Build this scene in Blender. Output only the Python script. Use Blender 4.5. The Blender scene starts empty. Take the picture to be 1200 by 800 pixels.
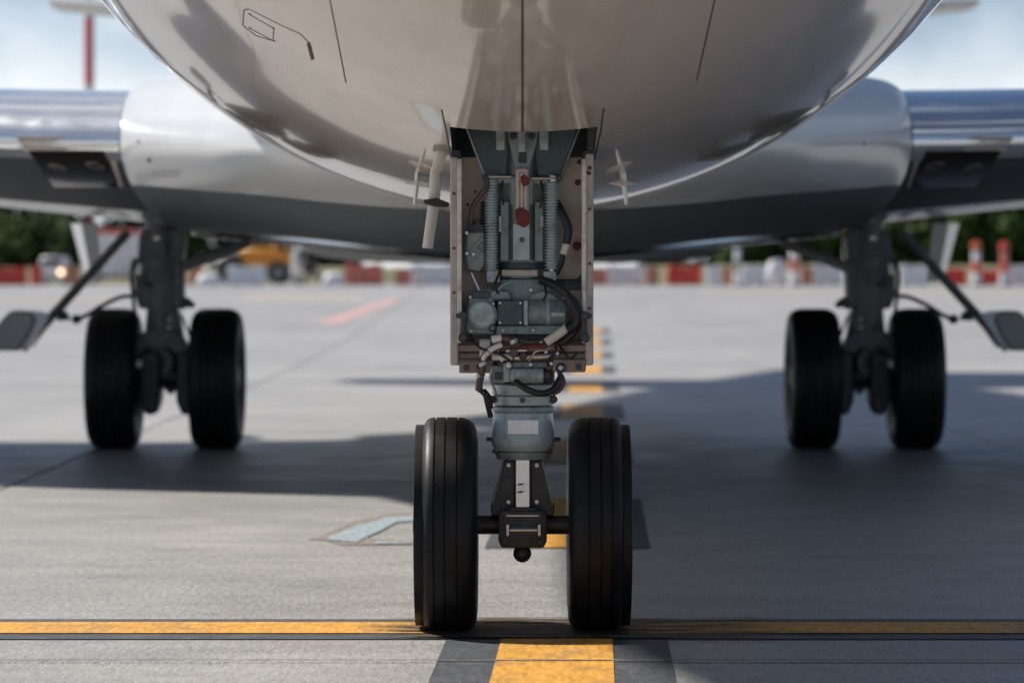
import bpy, bmesh, math, random
from mathutils import Vector, Matrix, Euler
from mathutils.bvhtree import BVHTree

random.seed(7)
SC = bpy.context.scene
COL = SC.collection
R = math.radians

# ------------------------------------------------------------------ camera
CAM_H = 1.403          # metres above the apron
FPX = 4266.0           # focal length in pixels of the 1200 px wide photograph
HORIZON = 326.0        # image row of the horizon in the photograph
cam_data = bpy.data.cameras.new("camera")
cam = bpy.data.objects.new("camera", cam_data)
COL.objects.link(cam)
cam.location = (0, 0, CAM_H)
cam.rotation_euler = (R(90), 0, 0)
cam_data.sensor_width = 36.0
cam_data.lens = FPX / 1200.0 * 36.0
cam_data.shift_y = -(400.0 - HORIZON) / 1200.0
cam_data.clip_start = 0.1
cam_data.clip_end = 9000
cam_data.dof.use_dof = True
cam_data.dof.focus_distance = 14.25
cam_data.dof.aperture_fstop = 2.7
SC.camera = cam
SC.render.resolution_x, SC.render.resolution_y = 1024, 682
SC.view_settings.view_transform = 'Standard'
SC.view_settings.look = 'None'
SC.view_settings.gamma = 1.0
SC.view_settings.exposure = 0.55
SC.cycles.use_denoising = True
SC.cycles.max_bounces = 8

# ------------------------------------------------------------------ sun and sky
SUN_DIR = Vector((-0.80, 0.42, 1.0)).normalized()      # towards the sun: behind the aircraft, to the left
SUN_EL = math.asin(SUN_DIR.z)
SUN_AZ = math.atan2(SUN_DIR.x, SUN_DIR.y)              # clockwise from +Y
sun_data = bpy.data.lights.new("sun", 'SUN')
sun_data.energy = 5.0
sun_data.angle = R(3.0)
sun_data.color = (1.0, 0.95, 0.88)
sun = bpy.data.objects.new("sun", sun_data)
COL.objects.link(sun)
sun.rotation_euler = (-SUN_DIR).to_track_quat('-Z', 'Y').to_euler()
sun.location = (-20, 40, 40)

world = bpy.data.worlds.new("World")
SC.world = world
world.use_nodes = True
wn, wl = world.node_tree.nodes, world.node_tree.links
wn.clear()
w_out = wn.new('ShaderNodeOutputWorld')
w_bg = wn.new('ShaderNodeBackground')
w_sky = wn.new('ShaderNodeTexSky')
w_sky.sky_type = 'NISHITA'
w_sky.sun_disc = False
w_sky.sun_elevation = SUN_EL
w_sky.sun_rotation = SUN_AZ
w_sky.altitude = 2500
w_sky.air_density = 1.0
w_sky.dust_density = 0.0
w_sky.ozone_density = 4.0
w_bg.inputs['Strength'].default_value = 0.05
w_tc = wn.new('ShaderNodeTexCoord')
w_sep = wn.new('ShaderNodeSeparateXYZ')
wl.new(w_tc.outputs['Generated'], w_sep.inputs[0])
w_map = wn.new('ShaderNodeMapping')
w_map.inputs['Scale'].default_value = (3.2, 3.2, 4.6)
w_map.inputs['Location'].default_value = (1.75, 0.4, 0.35)
wl.new(w_tc.outputs['Generated'], w_map.inputs[0])
w_no = wn.new('ShaderNodeTexNoise')
w_no.inputs['Scale'].default_value = 1.0
w_no.inputs['Detail'].default_value = 7.0
w_no.inputs['Roughness'].default_value = 0.55
wl.new(w_map.outputs[0], w_no.inputs['Vector'])
w_rmp = wn.new('ShaderNodeValToRGB')
w_rmp.color_ramp.elements[0].position = 0.55
w_rmp.color_ramp.elements[0].color = (0, 0, 0, 1)
w_rmp.color_ramp.elements[1].position = 0.70
w_rmp.color_ramp.elements[1].color = (0.9, 0.9, 0.9, 1)
wl.new(w_no.outputs['Fac'], w_rmp.inputs[0])
w_mix = wn.new('ShaderNodeMixRGB')
w_mix.inputs['Color2'].default_value = (15.5, 15.9, 16.5, 1)
w_hz = wn.new('ShaderNodeMapRange')            # the sky pales towards the horizon
w_hz.inputs[1].default_value = 0.050; w_hz.inputs[2].default_value = 0.078
w_hz.inputs[3].default_value = 0.75; w_hz.inputs[4].default_value = 0.0
w_n2 = wn.new('ShaderNodeTexNoise'); w_n2.inputs['Scale'].default_value = 14.0; w_n2.inputs['Detail'].default_value = 5.0
wl.new(w_tc.outputs['Generated'], w_n2.inputs['Vector'])
w_zz = wn.new('ShaderNodeMath'); w_zz.operation = 'MULTIPLY_ADD'; w_zz.inputs[1].default_value = 0.07; w_zz.inputs[2].default_value = -0.035
wl.new(w_n2.outputs['Fac'], w_zz.inputs[0])
w_za = wn.new('ShaderNodeMath'); w_za.operation = 'ADD'
wl.new(w_sep.outputs['Z'], w_za.inputs[0]); wl.new(w_zz.outputs[0], w_za.inputs[1])
wl.new(w_za.outputs[0], w_hz.inputs[0])
w_max = wn.new('ShaderNodeMath'); w_max.operation = 'MAXIMUM'
wl.new(w_rmp.outputs['Color'], w_max.inputs[0]); wl.new(w_hz.outputs[0], w_max.inputs[1])
wl.new(w_max.outputs[0], w_mix.inputs['Fac'])
wl.new(w_sky.outputs[0], w_mix.inputs['Color1'])
wl.new(w_mix.outputs[0], w_bg.inputs['Color'])
wl.new(w_bg.outputs[0], w_out.inputs[0])

# ------------------------------------------------------------------ places
SLAB = 6.08
ROW0 = 13.30 - 6 * SLAB
def _ramp(d):
    if d <= 50: return 0.0
    if d >= 160: return 1.12
    t = (d - 50) / 110.0
    return 1.12 * t * t * (3 - 2 * t)
def gz(d):
    """height of the apron at distance d: flat under the aircraft, rising gently beyond it"""
    k = math.floor((d - ROW0) / SLAB)
    a = ROW0 + k * SLAB
    t = (d - a) / SLAB
    return _ramp(a) * (1 - t) + _ramp(a + SLAB) * t
def P(px, py, d):
    s = FPX / d
    return Vector(((px - 600) / s, d, CAM_H - (py - HORIZON) / s))
def ground(px, py):
    lo, hi = 3.0, 170.0
    for _ in range(60):
        m = (lo + hi) / 2
        if HORIZON + FPX * (CAM_H - gz(m)) / m > py: lo = m
        else: hi = m
    return Vector(((px - 600) / FPX * lo, lo, gz(lo)))
NG = 14.44             # distance of the nose gear axle
def G(px, py, dd=0.0):
    return P(px, py, NG + dd)

# ------------------------------------------------------------------ objects
WO = {}
def link(o, parent=None, loc=None):
    COL.objects.link(o)
    loc = Vector(loc) if loc is not None else Vector((0, 0, 0))
    WO[o.name] = loc.copy()
    if parent is not None:
        o.parent = parent
        o.location = loc - WO[parent.name]
    else:
        o.location = loc
    return o
def tag(o, label=None, cat=None, group=None, kind=None):
    if label: o['label'] = label
    if cat: o['category'] = cat
    if group: o['group'] = group
    if kind: o['kind'] = kind
    return o
def empty(name, loc, parent=None):
    o = bpy.data.objects.new(name, None)
    o.empty_display_size = 0.2
    return link(o, parent, loc)
def inst(src, loc, parent=None, rot=None, scale=None):
    o = src.copy()
    COL.objects.link(o)
    loc = Vector(loc)
    WO[o.name] = loc.copy()
    o.parent = parent
    o.location = loc - (WO[parent.name] if parent is not None else Vector((0, 0, 0)))
    if rot is not None: o.rotation_euler = rot
    if scale is not None: o.scale = scale
    return o

class MB:
    """collects shapes in world coordinates, builds ONE mesh object"""
    def __init__(s): s.bm = bmesh.new()
    def _merge(s, b):
        me = bpy.data.meshes.new("tmp"); b.to_mesh(me); b.free()
        s.bm.from_mesh(me); bpy.data.meshes.remove(me)
    def box(s, c, size, rot=None, bevel=0.0, seg=1):
        b = bmesh.new()
        bmesh.ops.create_cube(b, size=1.0)
        bmesh.ops.scale(b, vec=Vector(size), verts=b.verts)
        if bevel > 0:
            bmesh.ops.bevel(b, geom=b.edges[:], offset=bevel, segments=seg, affect='EDGES', profile=0.6)
        m = Matrix.Translation(Vector(c))
        if rot is not None: m = m @ (rot if isinstance(rot, Matrix) else Euler(rot).to_matrix().to_4x4())
        bmesh.ops.transform(b, matrix=m, verts=b.verts)
        s._merge(b); return s
    def prism(s, pts, depth, bevel=0.0, seg=1, axis=Vector((0, 1, 0))):
        """pts: front outline (world points), extruded by depth along +Y"""
        b = bmesh.new()
        vs = [b.verts.new(p) for p in pts]
        f = b.faces.new(vs)
        r = bmesh.ops.extrude_face_region(b, geom=[f])
        ev = [e for e in r['geom'] if isinstance(e, bmesh.types.BMVert)]
        bmesh.ops.translate(b, vec=axis * depth, verts=ev)
        bmesh.ops.recalc_face_normals(b, faces=b.faces[:])
        if bevel > 0:
            bmesh.ops.bevel(b, geom=b.edges[:], offset=bevel, segments=seg, affect='EDGES', profile=0.6)
        s._merge(b); return s
    def lathe(s, prof, org, axis, n=32, closed=True):
        """prof: (radius, t along axis)"""
        org, axis = Vector(org), Vector(axis).normalized()
        u = axis.orthogonal().normalized(); v = axis.cross(u)
        b = bmesh.new(); rings = []
        for (r, t) in prof:
            c = org + axis * t
            if r < 1e-6: rings.append([b.verts.new(c)])
            else: rings.append([b.verts.new(c + (u * math.cos(2 * math.pi * i / n) + v * math.sin(2 * math.pi * i / n)) * r) for i in range(n)])
        for a, c in zip(rings[:-1], rings[1:]):
            for i in range(n):
                j = (i + 1) % n
                if len(a) == 1 and len(c) == 1: continue
                if len(a) == 1: b.faces.new((a[0], c[j], c[i]))
                elif len(c) == 1: b.faces.new((a[i], a[j], c[0]))
                else: b.faces.new((a[i], a[j], c[j], c[i]))
        if closed:
            for rg in (rings[0], rings[-1]):
                if len(rg) > 2: b.faces.new(rg)
        bmesh.ops.recalc_face_normals(b, faces=b.faces[:])
        s._merge(b); return s
    def cyl(s, p0, p1, r0, r1=None, n=20, bevel=0.0):
        p0, p1 = Vector(p0), Vector(p1); r1 = r0 if r1 is None else r1
        L = (p1 - p0).length
        if bevel > 0: prof = [(r0 - bevel, 0), (r0, bevel), (r1, L - bevel), (r1 - bevel, L)]
        else: prof = [(r0, 0), (r1, L)]
        return s.lathe(prof, p0, p1 - p0, n)
    def tube(s, pts, r, n=10, sub=6, smooth=True):
        pts = [Vector(p) for p in pts]
        if smooth and len(pts) > 2:
            q = []
            ext = [pts[0] * 2 - pts[1]] + pts + [pts[-1] * 2 - pts[-2]]
            for i in range(1, len(ext) - 2):
                a, b_, c, d = ext[i - 1:i + 3]
                for k in range(sub):
                    t = k / sub
                    q.append(0.5 * ((2 * b_) + (c - a) * t + (2 * a - 5 * b_ + 4 * c - d) * t * t + (3 * b_ - a - 3 * c + d) * t ** 3))
            q.append(pts[-1]); pts = q
        b = bmesh.new(); rings = []
        up = None
        for i, p in enumerate(pts):
            t = (pts[min(i + 1, len(pts) - 1)] - pts[max(i - 1, 0)]).normalized()
            if up is None: up = t.orthogonal().normalized()
            up = (up - t * up.dot(t)).normalized(); w = t.cross(up)
            rr = r(i / (len(pts) - 1)) if callable(r) else r
            rings.append([b.verts.new(p + (up * math.cos(2 * math.pi * k / n) + w * math.sin(2 * math.pi * k / n)) * rr) for k in range(n)])
        for a, c in zip(rings[:-1], rings[1:]):
            for k in range(n): b.faces.new((a[k], a[(k + 1) % n], c[(k + 1) % n], c[k]))
        b.faces.new(rings[0]); b.faces.new(rings[-1])
        bmesh.ops.recalc_face_normals(b, faces=b.faces[:])
        s._merge(b); return s
    def ball(s, c, r, u=20, v=12, sc=(1, 1, 1)):
        b = bmesh.new()
        bmesh.ops.create_uvsphere(b, u_segments=u, v_segments=v, radius=r)
        bmesh.ops.scale(b, vec=Vector(sc), verts=b.verts)
        bmesh.ops.translate(b, vec=Vector(c), verts=b.verts)
        s._merge(b); return s
    def loft(s, rings, cap=True, closed=True):
        b = bmesh.new(); vr = [[b.verts.new(p) for p in rg] for rg in rings]
        n = len(vr[0]); m = n if closed else n - 1
        for a, c in zip(vr[:-1], vr[1:]):
            for k in range(m): b.faces.new((a[k], a[(k + 1) % n], c[(k + 1) % n], c[k]))
        if cap: b.faces.new(vr[0]); b.faces.new(vr[-1])
        bmesh.ops.recalc_face_normals(b, faces=b.faces[:])
        s._merge(b); return s
    def build(s, name, mat, parent=None, smooth=40, label=None, origin=None):
        me = bpy.data.meshes.new(name)
        co = [v.co for v in s.bm.verts]
        lo = Vector((min(c.x for c in co), min(c.y for c in co), min(c.z for c in co)))
        hi = Vector((max(c.x for c in co), max(c.y for c in co), max(c.z for c in co)))
        c = Vector(origin) if origin is not None else (lo + hi) / 2
        if parent is None and origin is None: c.z = lo.z
        bmesh.ops.translate(s.bm, vec=-c, verts=s.bm.verts)
        s.bm.to_mesh(me); s.bm.free()
        for m in (mat if isinstance(mat, (list, tuple)) else [mat]): me.materials.append(m)
        if smooth:
            me.shade_smooth(); me.set_sharp_from_angle(angle=R(smooth))
        o = bpy.data.objects.new(name, me)
        link(o, parent, c)
        if label: o['label'] = label
        return o

# ------------------------------------------------------------------ materials
def material(name, col, rough=0.5, metal=0.0, var=0.0, vscale=6.0, dirt=None, dirt_amt=0.0, dscale=3.0, bump=0.0, bscale=60.0,
             coat=0.0, spec=0.5, rvar=0.0, stretch=(1, 1, 1), objrand=0.0, dirt_lo=0.5, dirt_hi=0.72):
    m = bpy.data.materials.new(name); m.use_nodes = True
    N, L = m.node_tree.nodes, m.node_tree.links
    bs = N['Principled BSDF']
    bs.inputs['Roughness'].default_value = rough
    bs.inputs['Metallic'].default_value = metal
    bs.inputs['Specular IOR Level'].default_value = spec
    bs.inputs['Coat Weight'].default_value = coat
    bs.inputs['Coat Roughness'].default_value = 0.04
    tc = N.new('ShaderNodeTexCoord')
    mp = N.new('ShaderNodeMapping'); mp.inputs['Scale'].default_value = stretch
    L.new(tc.outputs['Object'], mp.inputs[0])
    vec = mp.outputs[0]
    rgb = N.new('ShaderNodeRGB'); rgb.outputs[0].default_value = (*col, 1)
    out = rgb.outputs[0]
    def noise(scale, detail=5.0, ro=0.6):
        n = N.new('ShaderNodeTexNoise'); n.inputs['Scale'].default_value = scale
        n.inputs['Detail'].default_value = detail; n.inputs['Roughness'].default_value = ro
        L.new(vec, n.inputs['Vector']); return n.outputs['Fac']
    if var > 0:
        mr = N.new('ShaderNodeMapRange'); mr.inputs[1].default_value = 0.3; mr.inputs[2].default_value = 0.7
        mr.inputs[3].default_value = 1 - var; mr.inputs[4].default_value = 1 + var
        L.new(noise(vscale), mr.inputs[0])
        mx = N.new('ShaderNodeMixRGB'); mx.blend_type = 'MULTIPLY'; mx.inputs[0].default_value = 1
        L.new(out, mx.inputs[1]); L.new(mr.outputs[0], mx.inputs[2]); out = mx.outputs[0]
    if objrand > 0:
        oi = N.new('ShaderNodeObjectInfo')
        mr = N.new('ShaderNodeMapRange'); mr.inputs[3].default_value = 1 - objrand; mr.inputs[4].default_value = 1 + objrand
        L.new(oi.outputs['Random'], mr.inputs[0])
        mx = N.new('ShaderNodeMixRGB'); mx.blend_type = 'MULTIPLY'; mx.inputs[0].default_value = 1
        L.new(out, mx.inputs[1]); L.new(mr.outputs[0], mx.inputs[2]); out = mx.outputs[0]
    if dirt is not None:
        rp = N.new('ShaderNodeMapRange'); rp.inputs[1].default_value = dirt_lo; rp.inputs[2].default_value = dirt_hi
        rp.inputs[3].default_value = 0; rp.inputs[4].default_value = dirt_amt
        L.new(noise(dscale, 8.0, 0.65), rp.inputs[0])
        mx = N.new('ShaderNodeMixRGB'); mx.inputs[2].default_value = (*dirt, 1)
        L.new(rp.outputs[0], mx.inputs[0]); L.new(out, mx.inputs[1]); out = mx.outputs[0]
    L.new(out, bs.inputs['Base Color'])
    if rvar > 0:
        mr = N.new('ShaderNodeMapRange'); mr.inputs[1].default_value = 0.3; mr.inputs[2].default_value = 0.7
        mr.inputs[3].default_value = max(0.02, rough - rvar); mr.inputs[4].default_value = min(1, rough + rvar)
        L.new(noise(vscale * 1.7), mr.inputs[0]); L.new(mr.outputs[0], bs.inputs['Roughness'])
    if bump > 0:
        bp = N.new('ShaderNodeBump'); bp.inputs['Strength'].default_value = bump; bp.inputs['Distance'].default_value = 0.01
        L.new(noise(bscale, 6.0, 0.7), bp.inputs['Height']); L.new(bp.outputs[0], bs.inputs['Normal'])
    return m

M = {}
M['fuselage'] = material('fuselage_paint', (0.55, 0.505, 0.465), 0.12, var=0.06, vscale=0.9, dirt=(0.34, 0.28, 0.23), dirt_amt=0.5, dscale=2.0, coat=0.7, rvar=0.03, stretch=(1, 0.22, 1), bump=0.035, bscale=2.2)
M['belly'] = material('belly_fairing_paint', (0.54, 0.55, 0.555), 0.26, var=0.05, vscale=0.8, dirt=(0.35, 0.34, 0.33), dirt_amt=0.35, dscale=0.9, coat=0.12, bump=0.03, bscale=1.4)
M['wing'] = material('wing_paint', (0.40, 0.415, 0.425), 0.2, var=0.05, vscale=0.7, dirt=(0.3, 0.29, 0.28), dirt_amt=0.3, dscale=0.7, coat=0.2)
M['slat'] = material('bare_metal_slat', (0.80, 0.82, 0.84), 0.14, metal=0.72, var=0.05, vscale=1.5, rvar=0.08)
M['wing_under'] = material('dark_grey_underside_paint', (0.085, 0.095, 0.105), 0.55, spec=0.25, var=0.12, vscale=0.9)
M['seam'] = material('dark_panel_seam', (0.05, 0.045, 0.04), 0.7)
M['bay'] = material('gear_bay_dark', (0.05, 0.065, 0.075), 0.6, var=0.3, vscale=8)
M['stain'] = material('belly_stain', (0.42, 0.36, 0.31), 0.5, var=0.15, vscale=6)
M['door'] = material('beige_gear_door', (0.47, 0.41, 0.35), 0.5, var=0.12, vscale=9, dirt=(0.16, 0.09, 0.05), dirt_amt=0.75, dscale=7, bump=0.05, bscale=40, dirt_lo=0.54, dirt_hi=0.74)
M['door_edge'] = material('door_edge_seal', (0.72, 0.69, 0.63), 0.5, var=0.1, vscale=14, dirt=(0.2, 0.13, 0.08), dirt_amt=0.7, dscale=12)
M['door_frame'] = material('brown_door_frame', (0.26, 0.20, 0.165), 0.55, var=0.2, vscale=12, dirt=(0.06, 0.035, 0.025), dirt_amt=0.8, dscale=16)
M['teal'] = material('gear_paint_teal', (0.225, 0.285, 0.275), 0.34, var=0.2, vscale=14, dirt=(0.035, 0.03, 0.028), dirt_amt=0.9, dscale=11, coat=0.1, bump=0.04, bscale=70)
M['teal_light'] = material('gear_paint_light', (0.38, 0.455, 0.45), 0.3, var=0.12, vscale=10, dirt=(0.07, 0.06, 0.05), dirt_amt=0.8, dscale=9, coat=0.2, bump=0.03, bscale=70)
M['teal_dark'] = material('gear_paint_dark', (0.06, 0.085, 0.095), 0.45, var=0.2, vscale=12, dirt=(0.02, 0.02, 0.02), dirt_amt=0.7, dscale=9)
M['black_metal'] = material('blackened_metal', (0.028, 0.03, 0.033), 0.45, var=0.3, vscale=14, dirt=(0.10, 0.08, 0.065), dirt_amt=0.5, dscale=18)
M['steel'] = material('worn_steel', (0.55, 0.54, 0.52), 0.32, metal=0.85, var=0.12, vscale=16, dirt=(0.12, 0.09, 0.07), dirt_amt=0.6, dscale=16)
M['chrome'] = material('chrome_piston', (0.72, 0.71, 0.70), 0.28, metal=0.75, var=0.06, vscale=20, dirt=(0.2, 0.18, 0.16), dirt_amt=0.5, dscale=14)
M['hose'] = material('black_rubber_hose', (0.014, 0.014, 0.016), 0.42, var=0.3, vscale=40, bump=0.15, bscale=160)
M['hose_brown'] = material('brown_rubber_hose', (0.10, 0.06, 0.055), 0.5, var=0.3, vscale=30)
M['sleeve'] = material('pale_hose_sleeve', (0.66, 0.62, 0.54), 0.6, var=0.1, vscale=40, bump=0.4, bscale=180)
M['red'] = material('red_lock_tape', (0.15, 0.018, 0.012), 0.6, var=0.5, vscale=30)
M['pink'] = material('faded_lock_pin', (0.62, 0.42, 0.37), 0.5, var=0.2, vscale=30)
M['rust'] = material('rust_spot', (0.13, 0.035, 0.02), 0.8, var=0.3, vscale=40)
M['placard'] = material('white_placard', (0.86, 0.86, 0.85), 0.5, var=0.05, vscale=30)
M['tyre'] = material('tyre_rubber', (0.0065, 0.007, 0.0085), 0.5, spec=0.28, var=0.25, vscale=9, dirt=(0.035, 0.032, 0.03), dirt_amt=0.5, dscale=5, bump=0.06, bscale=90, rvar=0.08)
M['rim'] = material('wheel_rim_grey', (0.40, 0.42, 0.43), 0.4, metal=0.3, var=0.1, vscale=10, dirt=(0.05, 0.045, 0.04), dirt_amt=0.7, dscale=8)
M['mast'] = material('off_white_mast', (0.72, 0.69, 0.63), 0.4, var=0.06, vscale=10)
M['flap_white'] = material('white_flap_paint', (0.7, 0.71, 0.71), 0.12, coat=0.8)
M['glass'] = material('dark_lamp_glass', (0.02, 0.017, 0.015), 0.12, spec=0.25)
M['lamp'] = material('lamp_reflector', (0.28, 0.24, 0.21), 0.3, metal=0.7)
M['frame'] = material('riveted_frame', (0.56, 0.50, 0.45), 0.4, var=0.1, vscale=8)
M['leg'] = material('main_leg_paint', (0.10, 0.118, 0.12), 0.42, var=0.2, vscale=8, dirt=(0.02, 0.02, 0.02), dirt_amt=0.7, dscale=6)
M['brace'] = material('brace_paint', (0.20, 0.215, 0.215), 0.35, var=0.15, vscale=8)
M['gear_door_grey'] = material('main_gear_door_grey', (0.30, 0.31, 0.31), 0.35, var=0.08, vscale=4)
M['gear_door_pale'] = material('main_gear_door_pale', (0.66, 0.70, 0.74), 0.3)

def concrete_mat(name, col, slab=True):
    m = bpy.data.materials.new(name); m.use_nodes = True
    N, L = m.node_tree.nodes, m.node_tree.links
    bs = N['Principled BSDF']
    geo = N.new('ShaderNodeNewGeometry')
    def noise(sc, detail, ro, stretch=(1, 1, 1)):
        mp = N.new('ShaderNodeMapping'); mp.inputs['Scale'].default_value = stretch
        L.new(geo.outputs['Position'], mp.inputs[0])
        n = N.new('ShaderNodeTexNoise'); n.inputs['Scale'].default_value = sc; n.inputs['Detail'].default_value = detail
        n.inputs['Roughness'].default_value = ro; L.new(mp.outputs[0], n.inputs['Vector']); return n.outputs['Fac']
    def rng(src, a, b, c, d):
        r = N.new('ShaderNodeMapRange'); r.inputs[1].default_value = a; r.inputs[2].default_value = b
        r.inputs[3].default_value = c; r.inputs[4].default_value = d; L.new(src, r.inputs[0]); return r.outputs[0]
    def mul(a, b):
        x = N.new('ShaderNodeMixRGB'); x.blend_type = 'MULTIPLY'; x.inputs[0].default_value = 1
        L.new(a, x.inputs[1]); L.new(b, x.inputs[2]); return x.outputs[0]
    rgb = N.new('ShaderNodeRGB'); rgb.outputs[0].default_value = (*col, 1)
    o = rgb.outputs[0]
    o = mul(o, rng(noise(0.35, 5, 0.6), 0.3, 0.7, 0.86, 1.12))
    o = mul(o, rng(noise(2.6, 6, 0.65, (0.35, 1.2, 1)), 0.3, 0.7, 0.86, 1.10))
    o = mul(o, rng(noise(38, 4, 0.7, (1, 0.16, 1)), 0.3, 0.7, 0.72, 1.24))
    o = mul(o, rng(noise(120, 3, 0.7, (1, 0.16, 1)), 0.3, 0.7, 0.64, 1.30))
    o = mul(o, rng(noise(1.1, 9, 0.75), 0.62, 0.74, 1.0, 0.72))          # old stains
    if slab:
        oi = N.new('ShaderNodeObjectInfo')
        o = mul(o, rng(oi.outputs['Random'], 0, 1, 0.93, 1.06))
    L.new(o, bs.inputs['Base Color'])
    L.new(rng(noise(1.5, 5, 0.6), 0.3, 0.7, 0.36, 0.52), bs.inputs['Roughness'])
    bs.inputs['Specular IOR Level'].default_value = 1.0
    b1 = N.new('ShaderNodeBump'); b1.inputs['Strength'].default_value = 0.8; b1.inputs['Distance'].default_value = 0.006
    L.new(noise(50, 5, 0.7, (1.0, 0.2, 1)), b1.inputs['Height'])
    b2 = N.new('ShaderNodeBump'); b2.inputs['Strength'].default_value = 0.35; b2.inputs['Distance'].default_value = 0.003
    L.new(noise(190, 3, 0.7), b2.inputs['Height']); L.new(b1.outputs[0], b2.inputs['Normal'])
    L.new(b2.outputs[0], bs.inputs['Normal'])
    return m
M['concrete'] = concrete_mat('apron_concrete', (0.30, 0.29, 0.275))
M['subgrade'] = concrete_mat('joint_and_outer_ground', (0.16, 0.155, 0.15), slab=False)

def paint_mat(name, col, wear=0.5, wearcol=(0.25, 0.24, 0.23), rough=0.6, wscale=5.0):
    m = bpy.data.materials.new(name); m.use_nodes = True
    N, L = m.node_tree.nodes, m.node_tree.links
    bs = N['Principled BSDF']; bs.inputs['Roughness'].default_value = rough
    geo = N.new('ShaderNodeNewGeometry')
    def noise(sc, d, ro, st=(1, 1, 1)):
        mp = N.new('ShaderNodeMapping'); mp.inputs['Scale'].default_value = st
        L.new(geo.outputs['Position'], mp.inputs[0])
        n = N.new('ShaderNodeTexNoise'); n.inputs['Scale'].default_value = sc; n.inputs['Detail'].default_value = d; n.inputs['Roughness'].default_value = ro
        L.new(mp.outputs[0], n.inputs['Vector']); return n.outputs['Fac']
    a = N.new('ShaderNodeMapRange'); a.inputs[1].default_value = 0.48; a.inputs[2].default_value = 0.72; a.inputs[4].default_value = wear
    L.new(noise(wscale, 9, 0.75), a.inputs[0])
    mx = N.new('ShaderNodeMixRGB'); mx.inputs[1].default_value = (*col, 1); mx.inputs[2].default_value = (*wearcol, 1)
    L.new(a.outputs[0], mx.inputs[0])
    f = N.new('ShaderNodeMapRange'); f.inputs[1].default_value = 0.3; f.inputs[2].default_value = 0.7; f.inputs[3].default_value = 0.58; f.inputs[4].default_value = 1.3
    L.new(noise(46, 5, 0.75, (1, 0.16, 1)), f.inputs[0])
    mu = N.new('ShaderNodeMixRGB'); mu.blend_type = 'MULTIPLY'; mu.inputs[0].default_value = 1
    L.new(mx.outputs[0], mu.inputs[1]); L.new(f.outputs[0], mu.inputs[2])
    L.new(mu.outputs[0], bs.inputs['Base Color'])
    b1 = N.new('ShaderNodeBump'); b1.inputs['Strength'].default_value = 0.5; b1.inputs['Distance'].default_value = 0.004
    L.new(noise(60, 5, 0.7, (1.0, 0.45, 1)), b1.inputs['Height']); L.new(b1.outputs[0], bs.inputs['Normal'])
    return m
M['yellow_paint'] = paint_mat('yellow_line_paint', (0.56, 0.27, 0.03), 0.9, (0.24, 0.15, 0.07), wscale=3.2)
M['black_paint'] = paint_mat('black_line_paint', (0.045, 0.05, 0.058), 0.5, (0.16, 0.155, 0.15))
M['blue_paint'] = paint_mat('pale_blue_patch_paint', (0.26, 0.325, 0.355), 0.95, (0.27, 0.25, 0.23), wscale=6)
M['rust_edge'] = paint_mat('brown_patch_edge', (0.20, 0.165, 0.145), 0.9, (0.31, 0.29, 0.27), wscale=6)
M['pink_paint'] = paint_mat('faded_pink_paint', (0.50, 0.29, 0.28), 0.5, (0.3, 0.28, 0.27))
M['orange_faint'] = paint_mat('faded_orange_paint', (0.42, 0.34, 0.26), 0.6, (0.32, 0.3, 0.28))
M['joint'] = paint_mat('joint_sealant', (0.07, 0.065, 0.06), 1.0, (0.36, 0.34, 0.31), wscale=14)
M['rubber_mark'] = paint_mat('rubber_smear', (0.09, 0.065, 0.04), 0.8, (0.04, 0.037, 0.034), wscale=5)

# ------------------------------------------------------------------ ground
mb = MB()
ys = [-70 + i * 5 for i in range(48)] + [175, 200, 300, 600, 1500, 4500]
xs = [-3000, -400, -60, -30, 0, 30, 60, 400, 3000]
grid = [[mb.bm.verts.new((x, y, (gz(y) if y < 165 else 1.12) - 0.022)) for x in xs] for y in ys]
for a, b in zip(grid[:-1], grid[1:]):
    for i in range(len(xs) - 1): mb.bm.faces.new((a[i], a[i + 1], b[i + 1], b[i]))
ground_sheet = mb.build('ground', M['subgrade'], smooth=0, origin=(0, 0, 0))
tag(ground_sheet, kind='structure')

apron = empty('apron', (0, 0, 0)); tag(apron, kind='structure')
GAP = 0.022
first = None
COLX = [-33.4 + 7.5 * i for i in range(10)]
for r_ in range(int((163 - ROW0) // SLAB) + 1):
    y0, y1 = ROW0 + r_ * SLAB, ROW0 + (r_ + 1) * SLAB
    z0, z1 = _ramp(y0), _ramp(y1)
    ang = math.atan2(z1 - z0, SLAB)
    for i in range(9):
        c = Vector(((COLX[i] + COLX[i + 1]) / 2, (y0 + y1) / 2, (z0 + z1) / 2))
        if first is None:
            m_ = MB(); m_.box((0, 0, -0.1), (7.5 - GAP, SLAB - GAP, 0.2), bevel=0.006)
            first = m_.build('concrete_slab', M['concrete'], apron, smooth=0, origin=(0, 0, 0))
            first.location = c; first.rotation_euler = (ang, 0, 0)
        else: inst(first, c, apron, rot=(ang, 0, 0))

def sheet(name, pts, mat, z=0.004, parent=None, nu=1, nv=8):
    """flat marking on the apron: pts = near-left, near-right, far-right, far-left (x, y); follows the ground"""
    m_ = MB(); g = []
    a, b, c, d = [Vector((p[0], p[1])) for p in pts]
    ycuts = {0.0, 1.0}
    for k in range(1, nv): ycuts.add(k / nv)
    for v in sorted(ycuts):
        row = []
        for u in range(nu + 1):
            q = a.lerp(b, u / nu).lerp(d.lerp(c, u / nu), v)
            row.append(m_.bm.verts.new((q.x, q.y, gz(q.y) + z)))
        g.append(row)
    for r0, r1 in zip(g[:-1], g[1:]):
        for u in range(nu): m_.bm.faces.new((r0[u], r0[u + 1], r1[u + 1], r1[u]))
    o = m_.build(name, mat, parent, smooth=0)
    if parent is None: tag(o, kind='structure')
    return o
def ypx(py): return ground(600, py).y
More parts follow.
